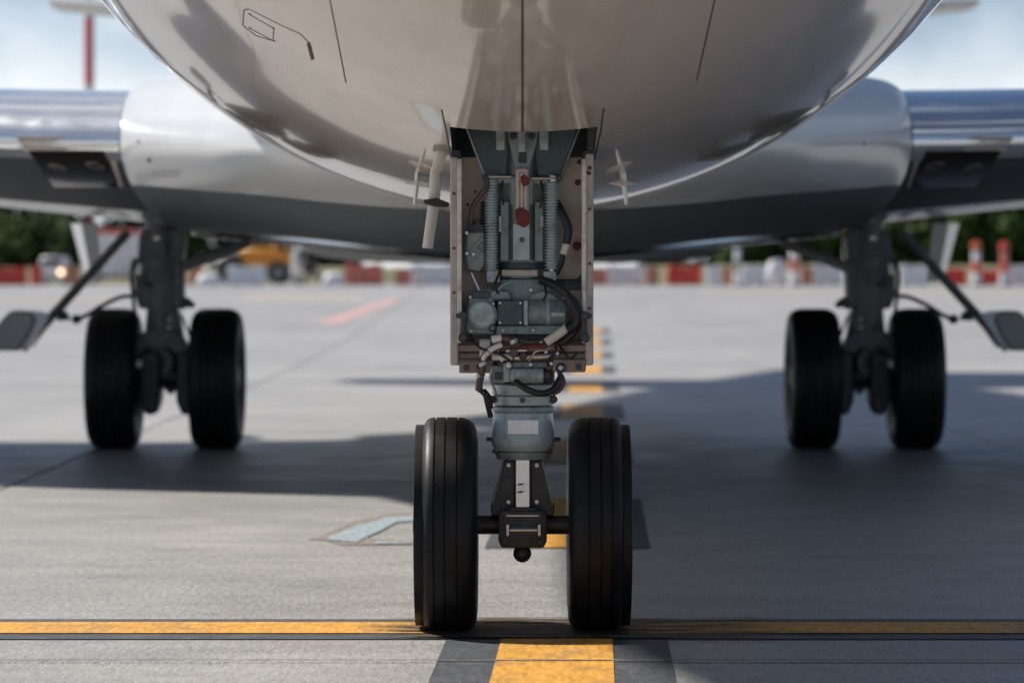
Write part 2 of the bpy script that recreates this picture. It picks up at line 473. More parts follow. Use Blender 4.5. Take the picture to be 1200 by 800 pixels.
# line across the stand under the nose wheels
YA, YB, YC, YD = ypx(749.5), ypx(743.5), ypx(730.5), ypx(726)
sheet('cross_line_border', [(-30, YA), (30, YA), (30, YD), (-30, YD)], M['black_paint'], 0.004, nv=1)
sheet('cross_line_yellow', [(-30, YB), (30, YB), (30, YC), (-30, YC)], M['yellow_paint'], 0.008, nv=1)
# dashed centre line, slightly oblique
def cl(d): return 0.156 + 0.0236 * (d - 13.33)
def dash(y0, y1, lift=0.0):
    for nm, w, mt, z in (('centre_line_border', 0.43, 'black_paint', 0.004), ('centre_line_dash', 0.216, 'yellow_paint', 0.008)):
        sheet(nm, [(cl(y0) - w, y0), (cl(y0) + w, y0), (cl(y1) + w, y1), (cl(y1) - w, y1)], M[mt], z + lift, nv=2)
dash(9.6, YA - 0.02)
k = 0
y0 = 18.9
while y0 < 80:
    dash(y0, y0 + 4.25); y0 += 8.6
# pale blue worn paint patch left of the nose wheels
def blob(name, px, mat, z):
    m_ = MB()
    vs = []
    for (x, y) in px:
        g = ground(x, y); vs.append(m_.bm.verts.new((g.x, g.y, g.z + z)))
    f = m_.bm.faces.new(vs)
    if f.normal.z < 0: f.normal_flip()
    bmesh.ops.triangulate(m_.bm, faces=[f])
    o = m_.build(name, mat, None, smooth=0); tag(o, kind='structure'); return o
blob('paint_patch_edge', [(360, 632), (378, 627), (405, 616), (412, 611), (440, 607), (455, 602), (500, 600), (500, 604.5), (462, 607), (440, 620), (432, 631), (500, 636), (500, 638.5), (400, 639), (382, 633.5)], M['rust_edge'], 0.004)
blob('blue_paint_patch', [(383, 631), (396, 626), (418, 617), (436, 613), (452, 607), (500, 604), (500, 610), (464, 613), (444, 624), (426, 632), (418, 636.5), (386, 633.5)], M['blue_paint'], 0.008)
blob('blue_paint_patch', [(438, 635.5), (464, 636), (500, 638), (440, 638.2)], M['blue_paint'], 0.008)
# faint far markings
blob('pink_line', [(368, 379), (398, 379), (474, 350), (458, 350)], M['pink_paint'], 0.006)
for (xa, xb, ya, yb) in ((285, 425, 346.5, 350), (-20, 130, 352, 354.5), (820, 1230, 344, 345.5)):
    a, b, c, d = ground(xa, yb), ground(xb, yb), ground(xb, ya), ground(xa, ya)
    sheet('faded_orange_line', [(a.x, a.y), (b.x, b.y), (c.x, c.y), (d.x, d.y)], M['orange_faint'], 0.006, nv=6)
# rubber smear where the wheels crossed the line
sm = MB(); rnd_ = random.Random(3)
for i in range(420):
    yy = rnd_.uniform(YA + 0.0, YD); c_ = rnd_.gauss(0.12, 0.42); L_ = rnd_.uniform(0.05, 0.30); t_ = rnd_.uniform(0.004, 0.014)
    if not -0.45 < c_ < 1.3: continue
    zz = 0.0115 + i * 2e-6
    sm.bm.faces.new([sm.bm.verts.new(p) for p in ((c_ - L_, yy, zz), (c_, yy - t_, zz), (c_ + L_, yy, zz), (c_, yy + t_, zz))])
o = sm.build('rubber_smear', M['rubber_mark'], None, smooth=0); o['kind'] = 'structure'
sheet('joint_sealant', [(-30, 13.288), (30, 13.288), (30, 13.312), (-30, 13.312)], M['joint'], 0.0105, nv=1)

# ------------------------------------------------------------------ airplane
X0 = 0.0275
plane = empty('airplane', (X0, 30.0, 0))
tag(plane, 'large white twin-wheeled airliner parked nose-on over the yellow line, belly and landing gear towards us', 'airplane')
def AX(d): return 0.044 + (0.0246 - 0.044) * (d - NG) / (30.04 - NG)     # the aircraft's axis, a hair oblique

FS = [  # distance, half width, top, bottom
    (10.2, 0.02, 3.62, 3.58), (10.32, 0.34, 3.98, 3.22), (10.6, 0.66, 4.24, 2.93), (11.0, 1.10, 4.50, 2.70), (11.5, 1.42, 4.80, 2.49), (12.0, 1.67, 5.12, 2.33),
    (12.6, 1.87, 5.50, 2.18), (13.2, 2.01, 5.90, 2.06), (13.9, 2.12, 6.20, 1.955), (14.6, 2.26, 6.39, 1.875), (15.3, 2.355, 6.51, 1.81),
    (16.0, 2.415, 6.575, 1.765), (17.0, 2.44, 6.60, 1.735), (18.5, 2.44, 6.60, 1.735), (22, 2.40, 6.58, 1.76), (27, 2.36, 6.55, 1.78), (33, 2.36, 6.55, 1.78), (38, 2.36, 6.55, 1.80),
    (41, 2.28, 6.55, 2.15), (46, 1.95, 6.50, 2.95), (51, 1.35, 6.35, 4.0), (56, 0.7, 6.1, 4.95), (59, 0.15, 5.8, 5.5)]
def fus_at(d):
    for a, b in zip(FS[:-1], FS[1:]):
        if a[0] <= d <= b[0]:
            i = FS.index(a)
            p = FS[max(i - 1, 0)]; q = FS[min(i + 2, len(FS) - 1)]
            t = (d - a[0]) / (b[0] - a[0]); h = b[0] - a[0]
            r_ = []
            for j in (1, 2, 3):      # Hermite
                m0 = (b[j] - p[j]) / (b[0] - p[0]) * h if b[0] != p[0] else 0
                m1 = (q[j] - a[j]) / (q[0] - a[0]) * h
                if i == 0: m0 = (b[j] - a[j])
                r_.append((2 * t ** 3 - 3 * t * t + 1) * a[j] + (t ** 3 - 2 * t * t + t) * m0 + (-2 * t ** 3 + 3 * t * t) * b[j] + (t ** 3 - t * t) * m1)
            return r_
    return FS[-1][1:]
NS, NB = 128, 10
BAY0, BAY1, BAYX = 13.86, 15.75, 0.282
ds = [10.2, 10.24, 10.3, 10.4] + [10.5 + 0.15 * i for i in range(54)] + [18.75 + 1.0 * i for i in range(41)] + [59, BAY0, BAY1]
ds = sorted(d for d in ds if d in (BAY0, BAY1) or min(abs(d - BAY0), abs(d - BAY1)) > 0.04)
fm = MB(); vr = []
for d in ds:
    w, t, b = fus_at(d)
    zc, hh = (t + b) / 2, (t - b) / 2
    th = min(0.5, math.asin(min(0.9, BAYX / max(w, 0.01))))
    ang = [-th + 2 * th * k / NB for k in range(NB)] + [th + (2 * math.pi - 2 * th) * k / (NS - NB) for k in range(NS - NB)]
    vr.append([fm.bm.verts.new((AX(d) + w * math.sin(a), d, zc - hh * math.cos(a))) for a in ang])
i0, i1 = ds.index(BAY0), ds.index(BAY1)
for r_ in range(len(ds) - 1):
    for k in range(NS):
        f = fm.bm.faces.new((vr[r_][k], vr[r_][(k + 1) % NS], vr[r_ + 1][(k + 1) % NS], vr[r_ + 1][k]))
fm.bm.faces.new(vr[0]); fm.bm.faces.new(vr[-1])
fm.bm.faces.ensure_lookup_table()
for r_ in range(i0, i1):
    for k in range(NB): fm.bm.faces[r_ * NS + k].material_index = 1
bmesh.ops.triangulate(fm.bm, faces=fm.bm.faces[:])
BV_F = BVHTree.FromBMesh(fm.bm)
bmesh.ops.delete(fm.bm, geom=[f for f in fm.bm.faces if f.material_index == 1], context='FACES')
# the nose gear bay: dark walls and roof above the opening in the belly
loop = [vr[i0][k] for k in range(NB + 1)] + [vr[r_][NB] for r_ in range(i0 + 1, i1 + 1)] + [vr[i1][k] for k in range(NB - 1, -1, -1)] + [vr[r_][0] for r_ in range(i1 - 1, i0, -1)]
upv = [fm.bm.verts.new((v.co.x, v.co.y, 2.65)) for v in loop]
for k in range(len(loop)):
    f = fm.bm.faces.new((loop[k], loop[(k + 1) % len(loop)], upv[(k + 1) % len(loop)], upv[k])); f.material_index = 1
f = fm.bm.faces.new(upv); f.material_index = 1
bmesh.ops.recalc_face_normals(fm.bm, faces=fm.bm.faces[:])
fuselage = fm.build('fuselage', [M['fuselage'], M['bay']], plane, smooth=30)

EYE = Vector((0, 0, CAM_H))
def hit(bv, px, py, off=0.0):
    dr = (P(px, py, 20) - EYE).normalized()
    loc, nor, _, _ = bv.ray_cast(EYE, dr)
    if loc is None: return None, None
    if nor.dot(dr) > 0: nor = -nor
    return loc + nor * off, nor
def seam(bv, pts, name, parent, mat, width=0.008, off=0.0015, step=6.0, cyc=False):
    """narrow strip lying on a surface along a polyline of points"""
    q = []
    if cyc: pts = list(pts) + [pts[0]]
    for (a, b) in zip(pts[:-1], pts[1:]):
        n = max(1, int(math.hypot(b[0] - a[0], b[1] - a[1]) / step))
        for i in range(n): q.append((a[0] + (b[0] - a[0]) * i / n, a[1] + (b[1] - a[1]) * i / n))
    q.append(pts[-1])
    h = [hit(bv, x, y, off) for x, y in q]
    h = [z for z in h if z[0] is not None]
    m_ = MB(); prev = None
    for i, (p, n) in enumerate(h):
        t = (h[min(i + 1, len(h) - 1)][0] - h[max(i - 1, 0)][0]).normalized()
        s = t.cross(n).normalized() * width / 2
        cur = (m_.bm.verts.new(p + s), m_.bm.verts.new(p - s), m_.bm.verts.new(p - s - n * (off + 0.003)), m_.bm.verts.new(p + s - n * (off + 0.003)))
        if prev:
            for k in range(4): m_.bm.faces.new((prev[k], prev[(k + 1) % 4], cur[(k + 1) % 4], cur[k]))
        prev = cur
    return m_.build(name, mat, parent, smooth=0)
def patch(bv, quad, name, parent, mat, off=0.003, nu=8, nv=8, skirt=0.01, label=None):
    """panel lying proud on a surface. quad: four corners tl, tr, br, bl"""
    m_ = MB(); g = []; low = []
    for j in range(nv + 1):
        row, lr = [], []
        for i in range(nu + 1):
            u, v = i / nu, j / nv
            x = (quad[0][0] * (1 - u) + quad[1][0] * u) * (1 - v) + (quad[3][0] * (1 - u) + quad[2][0] * u) * v
            y = (quad[0][1] * (1 - u) + quad[1][1] * u) * (1 - v) + (quad[3][1] * (1 - u) + quad[2][1] * u) * v
            p, n = hit(bv, x, y, off)
            if p is None: return None
            row.append(m_.bm.verts.new(p)); lr.append(m_.bm.verts.new(p - n * (off + skirt)))
        g.append(row); low.append(lr)
    for j in range(nv):
        for i in range(nu): m_.bm.faces.new((g[j][i], g[j][i + 1], g[j + 1][i + 1], g[j + 1][i]))
    edge = [(0, i) for i in range(nu)] + [(j, nu) for j in range(nv)] + [(nv, i) for i in range(nu, 0, -1)] + [(j, 0) for j in range(nv, 0, -1)]
    for (a, b) in zip(edge, edge[1:] + edge[:1]):
        m_.bm.faces.new((g[a[0]][a[1]], g[b[0]][b[1]], low[b[0]][b[1]], low[a[0]][a[1]]))
    bmesh.ops.recalc_face_normals(m_.bm, faces=m_.bm.faces[:])
    return m_.build(name, mat, parent, smooth=25, label=label)

# belly panels ahead of the gear bay (each proud of the skin), seams, hatch outline
patch(BV_F, [(380, -40), (610.6, -40), (610.6, 152.5), (407, 99)], 'belly_panel', fuselage, M['fuselage'], 0.002, 18, 18, 0.004)
patch(BV_F, [(614, -40), (845, -40), (815, 96), (614, 152.5)], 'belly_panel', fuselage, M['fuselage'], 0.002, 18, 18, 0.004)
seam(BV_F, [(612.3, -40), (612.3, 154)], 'panel_seam', fuselage, M['seam'], 0.0075, 0.003)
seam(BV_F, [(379, -40), (405.5, 97)], 'panel_seam', fuselage, M['seam'], 0.005)
seam(BV_F, [(405.5, 97), (470, 116), (517, 126)], 'panel_seam', fuselage, M['stain'], 0.004)
seam(BV_F, [(846.5, -40), (816, 95)], 'panel_seam', fuselage, M['seam'], 0.005)
seam(BV_F, [(816, 95), (760, 110), (708, 122)], 'panel_seam', fuselage, M['stain'], 0.004)
seam(BV_F, [(516, 122), (523.5, 156), (530.5, 196)], 'panel_seam', fuselage, M['seam'], 0.006)
seam(BV_F, [(708, 122), (703.5, 156), (696.5, 186)], 'panel_seam', fuselage, M['seam'], 0.006)
seam(BV_F, [(286, 12), (284.5, 30), (300, 42), (320, 48)], 'hatch_outline', fuselage, M['seam'], 0.0034, step=3)
seam(BV_F, [(286, 12), (292, 11), (330, 30), (352, 40), (362, 50), (365, 56)], 'hatch_outline', fuselage, M['seam'], 0.0034, step=3)
seam(BV_F, [(292, 17), (322, 34)], 'hatch_outline', fuselage, M['seam'], 0.003, step=3)
seam(BV_F, [(292, 33), (320, 48), (321, 33)], 'hatch_outline', fuselage, M['seam'], 0.003, step=3)
patch(BV_F, [(360, 51), (363, 50), (368, 69), (365, 70)], 'latch', fuselage, M['seam'], 0.004, 2, 3)
for x, y in ((293, 17), (293, 33), (320, 33), (321, 48)):
    p, n = hit(BV_F, x, y, 0)
    MB().lathe([(0.006, 0), (0.006, 0.003), (0, 0.004)], p - n * 0.001, n, 10).build('fastener', M['seam'], fuselage)
# probes and drain mast hanging below the belly, behind the nose gear
def fus_z(x, d):
    w, t, b = fus_at(d)
    u = max(-1, min(1, (x - AX(d)) / w))
    return (t + b) / 2 - (t - b) / 2 * math.sqrt(1 - u * u)
for (px, lean) in ((490, -0.008), (730, 0.008)):
    d = 15.4
    top = P(px, 200, d); zt = fus_z(top.x, d) + 0.01
    bot = P(px + (-4 if px < 600 else 4), 240, d)
    m_ = MB()
    m_.loft([[Vector((top.x + sx * 0.014, d + sy * 0.05, zt)) for sx, sy in ((-1, 0), (0, -1), (1, 0), (0, 1))],
             [Vector((bot.x + sx * 0.007, d + sy * 0.03, bot.z)) for sx, sy in ((-1, 0), (0, -1), (1, 0), (0, 1))]])
    mast = m_.build('blade_antenna', M['mast'], fuselage, smooth=0)
    MB().prism([P(px - 17, 214.5, d - 0.03), P(px - 2, 211, d - 0.03), P(px + 17, 215.5, d - 0.03), P(px + 3, 219, d - 0.03)], 0.06, 0.002).build('antenna_fin', M['mast'], fuselage)
d = 15.25
zt = fus_z(P(511, 220, d).x, d)
dm = MB().tube([Vector((P(511, 213, d).x, d, zt + 0.02)), P(509, 232, d), P(506, 255, d), P(501, 291, d)], lambda t: 0.025 - 0.003 * t, 16).build('drain_mast', M['mast'], fuselage)
MB().prism([P(496, 234, d - 0.05), P(512, 232, d - 0.05), P(527, 238, d - 0.05), P(524, 243, d - 0.05), P(508, 242, d - 0.05), P(497, 239, d - 0.05)], 0.1, 0.004).build('mast_collar', M['black_metal'], fuselage)

# ------------------------------------------------------------------ wings and belly fairing
def airfoil(x, le, zle, te, zte, up, lo, n=22):
    pts = []
    def yt(c): return (1.4845 * math.sqrt(c) - 0.63 * c - 1.758 * c * c + 1.4215 * c ** 3 - 0.518 * c ** 4) / 0.5
    cs = [(1 - math.cos(math.pi * i / n)) / 2 for i in range(n + 1)]
    for c in reversed(cs): pts.append(Vector((x, le + (te - le) * c, zle + (zte - zle) * c + up * yt(c))))
    for c in cs[1:-1]: pts.append(Vector((x, le + (te - le) * c, zle + (zte - zle) * c - lo * yt(c))))
    return pts
XW = AX(28)
SEC = [  # |x|, LE dist, LE z, TE dist, TE z, up, low
    (0.0, 19.3, 2.05, 33.4, 1.70, 0.9, 0.33), (0.6, 19.6, 2.06, 33.3, 1.715, 0.86, 0.325), (1.1, 20.2, 2.10, 33.2, 1.75, 0.80, 0.315), (1.6, 21.1, 2.17, 33.1, 1.80, 0.72, 0.32),
    (2.0, 22.2, 2.23, 33.0, 1.83, 0.66, 0.335), (2.35, 23.2, 2.28, 32.9, 1.84, 0.62, 0.335), (2.53, 23.75, 2.30, 32.8, 1.845, 0.60, 0.33), (2.62, 24.1, 2.305, 33.0, 1.835, 0.585, 0.325)]
def dense(sec, per=5):
    """smooth spanwise interpolation of wing sections"""
    out = []
    for i in range(len(sec) - 1):
        p = sec[i - 1] if i else sec[1]; a, b = sec[i], sec[i + 1]; q = sec[i + 2] if i + 2 < len(sec) else tuple(2 * y - x for x, y in zip(a, b))
        if i == 0: p = (-sec[1][0],) + sec[1][1:]
        for k in range(per):
            t = k / per; row = [a[0] + (b[0] - a[0]) * t]
            for j in range(1, 7):
                h = b[0] - a[0]
                m0 = (b[j] - p[j]) / (b[0] - p[0]) * h; m1 = (q[j] - a[j]) / (q[0] - a[0]) * h
                row.append((2 * t ** 3 - 3 * t * t + 1) * a[j] + (t ** 3 - 2 * t * t + t) * m0 + (-2 * t ** 3 + 3 * t * t) * b[j] + (t ** 3 - t * t) * m1)
            out.append(tuple(row))
    out.append(tuple(sec[-1])); return out
NF = 44
SECD = dense(SEC)
rings = [airfoil(XW - s[0], *s[1:], n=NF) for s in reversed(SECD)] + [airfoil(XW + s[0], *s[1:], n=NF) for s in SECD[1:]]
fr = MB(); fr.loft(rings); BV_B = BVHTree.FromBMesh(fr.bm)
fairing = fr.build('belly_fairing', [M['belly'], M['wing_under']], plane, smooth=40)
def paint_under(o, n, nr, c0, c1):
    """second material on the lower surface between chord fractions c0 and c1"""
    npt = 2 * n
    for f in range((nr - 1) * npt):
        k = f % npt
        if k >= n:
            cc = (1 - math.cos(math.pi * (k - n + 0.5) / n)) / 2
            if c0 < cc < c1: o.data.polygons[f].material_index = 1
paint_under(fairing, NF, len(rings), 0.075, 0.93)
WSEC = [(2.63, 24.3, 2.31, 33.0, 1.84, 0.53, 0.29), (3.1, 24.5, 2.325, 32.4, 1.92, 0.51, 0.28), (4.8, 25.25, 2.42, 32.0, 2.12, 0.45, 0.26), (7, 26.5, 2.62, 32.2, 2.42, 0.36, 0.22), (11, 28.8, 3.02, 33.4, 2.92, 0.25, 0.15), (17.5, 32.6, 3.75, 34.6, 3.68, 0.10, 0.07)]
wing_bv = {}
for sgn in (-1, 1):
    rings = [airfoil(XW + sgn * s[0], *s[1:], n=NF) for s in WSEC]
    w_ = MB(); w_.loft(rings)
    bv = BVHTree.FromBMesh(w_.bm)
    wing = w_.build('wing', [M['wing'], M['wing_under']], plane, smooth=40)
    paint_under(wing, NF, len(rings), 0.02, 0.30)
    mirror = lambda x: x if sgn < 0 else 1207 - x
    Q = lambda *q: [(mirror(a), b) for a, b in (q if sgn < 0 else (q[1], q[0], q[3], q[2]))]
    # bare-metal slat wrapped round the leading edge (a real shell 12 mm proud)
    sl = MB(); shell = []
    for s in WSEC:
        af = airfoil(XW + sgn * (s[0] + (0.02 if s is WSEC[0] else 0)), *s[1:], n=160)
        n = 160
        seg_ = af[n - 52: n + 14]
        cen = sum(seg_, Vector()) / len(seg_)
        out = []
        for i, p in enumerate(seg_):
            t = (seg_[min(i + 1, len(seg_) - 1)] - seg_[max(i - 1, 0)]).normalized()
            nrm = Vector((0, t.z, -t.y))
            if nrm.dot(p - cen) < 0: nrm = -nrm
            out.append(p + nrm * 0.012)
        shell.append(out + [p for p in reversed(seg_)])
    sl.loft(shell)
    BV_S = BVHTree.FromBMesh(sl.bm)
    slat = sl.build('leading_edge_slat', M['slat'], wing, smooth=40)
    BVX = bv
    patch(bv, Q((20, 160), (134, 160), (134, 175.5), (30, 175.5)), 'landing_light_frame', wing, M['frame'], 0.014, 10, 4)
    patch(bv, Q((126, 176), (132, 176), (145, 218), (140, 217)), 'landing_light_frame', wing, M['frame'], 0.014, 3, 8)
    gl = patch(bv, Q((35, 175), (123, 175), (138, 216), (64, 216)), 'landing_light_glass', wing, M['glass'], 0.022, 10, 8)
    for (lx, ly) in ((68, 193), (112, 191)):
        p, n = hit(bv, mirror(lx), ly, 0.024)
        if p is not None:
            MB().lathe([(0.0, -0.004), (0.05, -0.002), (0.062, 0.003), (0.066, 0.0), (0.066, -0.01)], p, n, 20).build('landing_lamp', M['lamp'], wing)
    ri = MB()
    for i in range(22):
        for yy in (163.5, 171.5):
            p, n = hit(bv, mirror(24 + i * 5.2), yy, 0.015)
            if p is not None: ri.lathe([(0.008, -0.002), (0.008, 0.002), (0.0, 0.004)], p, n, 6, closed=False)
    if len(ri.bm.verts):
        o = ri.build('rivet_row', M['seam'], wing); o['kind'] = 'stuff'
    # canoe-shaped flap track fairing below the trailing edge
    def canoe(cx, d0, d1, zt, zb, w, name):
        rg = []
        for k in range(13):
            t = k / 12; f = math.sin(math.pi * min(1, 0.04 + t * 0.96)) ** 0.6
            f = max(f, 0.04)
            c = Vector((cx, d0 + (d1 - d0) * t, zt))
            dep = (zt - zb) * f
            rg.append([c + Vector((w * f * math.cos(a) * (1 if math.sin(a) > 0 else 1), 0, dep * (math.sin(a) if math.sin(a) < 0 else 0.15 * math.sin(a)))) for a in [2 * math.pi * i / 16 for i in range(16)]])
        return MB().loft(rg).build(name, M['wing'], wing, smooth=60)
    # flap track fairing seen close to the main gear: slab sided, tapering towards its foot
    f0 = [P(mirror(83), 262, 32.4), P(mirror(113), 262, 32.4), P(mirror(117), 331, 32.4), P(mirror(104), 331, 32.4)]
    d0 = 32.3
    front = [P(mirror(95), 262, d0), P(mirror(114), 262, d0), P(mirror(121), 330, d0), P(mirror(108), 330, d0)]
    back = [P(mirror(83), 262, 33.3), P(mirror(113), 262, 33.3), P(mirror(118), 329, 33.3), P(mirror(101), 329, 33.3)]
    MB().loft([front, back]).build('flap_track_fairing', M['wing'], wing, smooth=20)

for sgn in (-1, 1):
    rings = []
    for x in [0.02 + 0.2 * i for i in range(15)]:
        zb = 1.498 + 0.1 * x; a, b = 31.6 - 0.0 * x, 36.0 - 0.95 * x; X_ = XW + sgn * x
        rings.append([Vector((X_, a, zb)), Vector((X_, b, zb)), Vector((X_, b + 0.02, zb + 0.01)), Vector((X_, b, zb + 0.05)), Vector((X_, (a + b) / 2, zb + 0.09)), Vector((X_, a + 0.3, zb + 0.03))])
    MB().loft(rings).build('inboard_flap', M['flap_white'], plane, smooth=20)
# scoops and vents on the fairing, panel seams
for x, y, w_ in ((163, 166, 2.4), (175, 187, 3.4), (1012, 168, 2.2)):
    p, n = hit(BV_B, x, y, 0)
    if p is not None:
        MB().ball(p, w_ / 178.0, 14, 8, (1, 0.5, 1)).build('static_port', M['rust_edge'], fairing)
for row, y in enumerate((200.5, 205.5)):
    x = 177 + row * 2
    while x < 210:
        w_ = 2 + (x * 7 + row * 3) % 3
        seam(BV_B, [(x, y), (x + w_, y + 0.4)], 'stencil_mark', fairing, M['rust_edge'], 0.012, step=2)
        x += w_ + 1.6
# deep keel behind the fairing, dark lens below the aft belly
rg = []
for (d, w, zt, zb) in ((34.6, 1.5, 1.95, 1.70), (35.0, 1.95, 1.95, 1.60), (35.8, 2.1, 2.0, 1.545), (37.0, 2.1, 2.0, 1.55), (38.5, 1.7, 2.1, 1.7), (39.5, 1.2, 2.2, 2.0)):
    rg.append([Vector((AX(d) + w * (1 if math.cos(a) > 0 else -1) * abs(math.cos(a)) ** 0.6, d, (zt + zb) / 2 + (zt - zb) / 2 * (1 if math.sin(a) > 0 else -1) * abs(math.sin(a)) ** 0.6)) for a in [2 * math.pi * i / 40 for i in range(40)]])
MB().loft(rg).build('aft_belly_keel', M['wing_under'], plane, smooth=60)

# tail surfaces
for sgn in (-1, 1):
    rings = [airfoil(XW + sgn * a[0], *a[1:]) for a in ((0.7, 47.6, 4.72, 52.2, 4.72, 0.22, 0.18), (4, 49.4, 5.0, 52.6, 5.0, 0.16, 0.13), (6.5, 50.8, 5.27, 53.0, 5.27, 0.07, 0.06))]
    MB().loft(rings).build('tailplane', M['wing'], plane, smooth=40)
rings = []
for (z, le, te, th) in ((6.0, 48.5, 57.0, 0.32), (7.2, 50.5, 57.3, 0.28), (12.6, 55.3, 58.6, 0.14)):
    rings.append([Vector((AX(50) + (p.z), p.y, z)) for p in airfoil(0, le, 0, te, 0, th, th, 14)])
MB().loft(rings).build('tail_fin', M['wing'], plane, smooth=40)

# ------------------------------------------------------------------ wheels
def tyre_profile(R_, W, grooves, chine=False):
    """(radius, t) from inner side to outer side"""
    h = W / 2
    pr = [(R_ * 0.50, -h * 0.62), (R_ * 0.55, -h * 0.80), (R_ * 0.66, -h * 0.95), (R_ * 0.78, -h), (R_ * 0.88, -h * 0.965), (R_ * 0.945, -h * 0.86), (R_ * 0.98, -h * 0.70), (R_ * 0.996, -h * 0.52)]
    gw, gd = W * 0.013, R_ * 0.020
    for g in grooves:
        rr = R_ * (1 - 0.004 * (g / 0.55) ** 2)
        pr += [(rr, g * h - gw), (rr - gd, g * h - gw * 0.6), (rr - gd, g * h + gw * 0.6), (rr, g * h + gw)]
    if chine:
        pr += [(R_ * 0.995, h * 0.52), (R_ * 0.975, h * 0.64), (R_ * 0.945, h * 0.705), (R_ * 0.93, h * 0.73), (R_ * 0.931, h * 0.80), (R_ * 0.931, h * 0.985), (R_ * 0.92, h), (R_ * 0.885, h * 0.97), (R_ * 0.80, h * 0.92), (R_ * 0.66, h * 0.9), (R_ * 0.55, h * 0.78), (R_ * 0.50, h * 0.62)]
    else:
        pr += [(R_ * 0.996, h * 0.52), (R_ * 0.98, h * 0.70), (R_ * 0.945, h * 0.86), (R_ * 0.88, h * 0.965), (R_ * 0.78, h), (R_ * 0.66, h * 0.95), (R_ * 0.55, h * 0.80), (R_ * 0.50, h * 0.62)]
    return pr
def rim_mesh(R_, W, c, ax):
    h = W / 2
    m_ = MB()
    m_.lathe([(0, h * 0.30), (R_ * 0.13, h * 0.30), (R_ * 0.15, h * 0.24), (R_ * 0.18, h * 0.12), (R_ * 0.36, h * 0.2), (R_ * 0.42, h * 0.5), (R_ * 0.50, h * 0.64), (R_ * 0.515, h * 0.60), (R_ * 0.505, 0), (R_ * 0.515, -h * 0.60), (R_ * 0.50, -h * 0.64), (R_ * 0.42, -h * 0.5), (R_ * 0.36, -h * 0.2), (0, -h * 0.18)], c, ax, 40, closed=False)
    return m_

def flatten(o, z0):
    """contact patch: the tyre is pressed flat where it stands, bulging a little above"""
    c = WO[o.name]
    for v in o.data.vertices:
        z = v.co.z + c.z
        if z < z0: v.co.z = z0 - c.z

# ---- nose gear
gear = MB()
# main upper cylinder and trunnion trunk: one welded leg
top = G(612, 150, 0.10); low = G(612, 322, 0.10)
gear.cyl(G(612, 168, 0.12), G(612, 321, 0.12), 0.118, 0.122, 32)
nose_gear = gear.build('nose_gear', M['teal'], plane, origin=G(613, 738))
g = nose_gear
def prism_px(name, px, mat, dd, depth, bevel=0.004, seg=1, label=None):
    return MB().prism([G(x, y, dd) for x, y in px], depth, bevel, seg).build(name, M[mat], g, smooth=35, label=label)
def box_px(name, x0, x1, y0, y1, mat, dd, depth, bevel=0.004, seg=1, label=None):
    return prism_px(name, [(x0, y1), (x1, y1), (x1, y0), (x0, y0)], mat, dd, depth, bevel, seg, label)
def cyl_px(name, a, b, rpx, mat, dd=0.0, dd2=None, n=18, bevel=0.003, r2=None):
    s = 295.0
    return MB().cyl(G(*a, dd), G(*b, dd if dd2 is None else dd2), rpx / s, (r2 if r2 else rpx) / s, n, bevel).build(name, M[mat], g, smooth=40)
def disc_px(name, c, rpx, mat, dd, depth, n=24, bevel=0.004):
    p = G(*c, dd)
    return MB().cyl(p, p + Vector((0, depth, 0)), rpx / 295.0, rpx / 295.0, n, bevel).build(name, M[mat], g, smooth=40)
def hose_px(name, pts, rpx, mat, n=10):
    return MB().tube([G(p[0], p[1], p[2]) for p in pts], rpx / 295.0, n).build(name, M[mat], g, smooth=60)

# trunnion A-frame: two dark cheek plates spreading up into the bay
prism_px('trunnion_plate', [(544, 140), (600, 140), (594, 206), (568, 209)], 'teal_dark', -0.02, 0.09, 0.006)
prism_px('trunnion_plate', [(624, 140), (682, 140), (656, 209), (629, 206)], 'teal_dark', -0.02, 0.09, 0.006)
prism_px('trunnion_web', [(566, 206), (658, 206), (655, 216), (569, 216)], 'teal', -0.025, 0.10, 0.006)
cyl_px('trunnion_edge', (545, 146), (569, 209), 1.3, 'teal_light', -0.02)
cyl_px('trunnion_edge', (681, 146), (656, 209), 1.3, 'teal', -0.02)
prism_px('brace_yoke', [(594, 140), (632, 140), (630, 166), (622, 192), (621, 206), (603, 206), (602, 192), (596, 166)], 'teal', -0.03, 0.06, 0.005)
box_px('brace_link', 607, 616, 148, 178, 'teal_light', -0.05, 0.05)
box_px('brace_slot', 608, 617, 179, 191, 'black_metal', -0.04, 0.05, 0.002)
box_px('hinge_lug', 581, 592, 146, 176, 'teal_light', -0.04, 0.05)
box_px('hinge_lug', 632, 643, 146, 176, 'teal_light', -0.04, 0.05)
box_px('hinge_pin_block', 574, 580, 150, 166, 'steel', 0.05, 0.03)
for x in (601, 623): disc_px('bolt', (x, 160), 4, 'black_metal', -0.045, 0.03, 12)
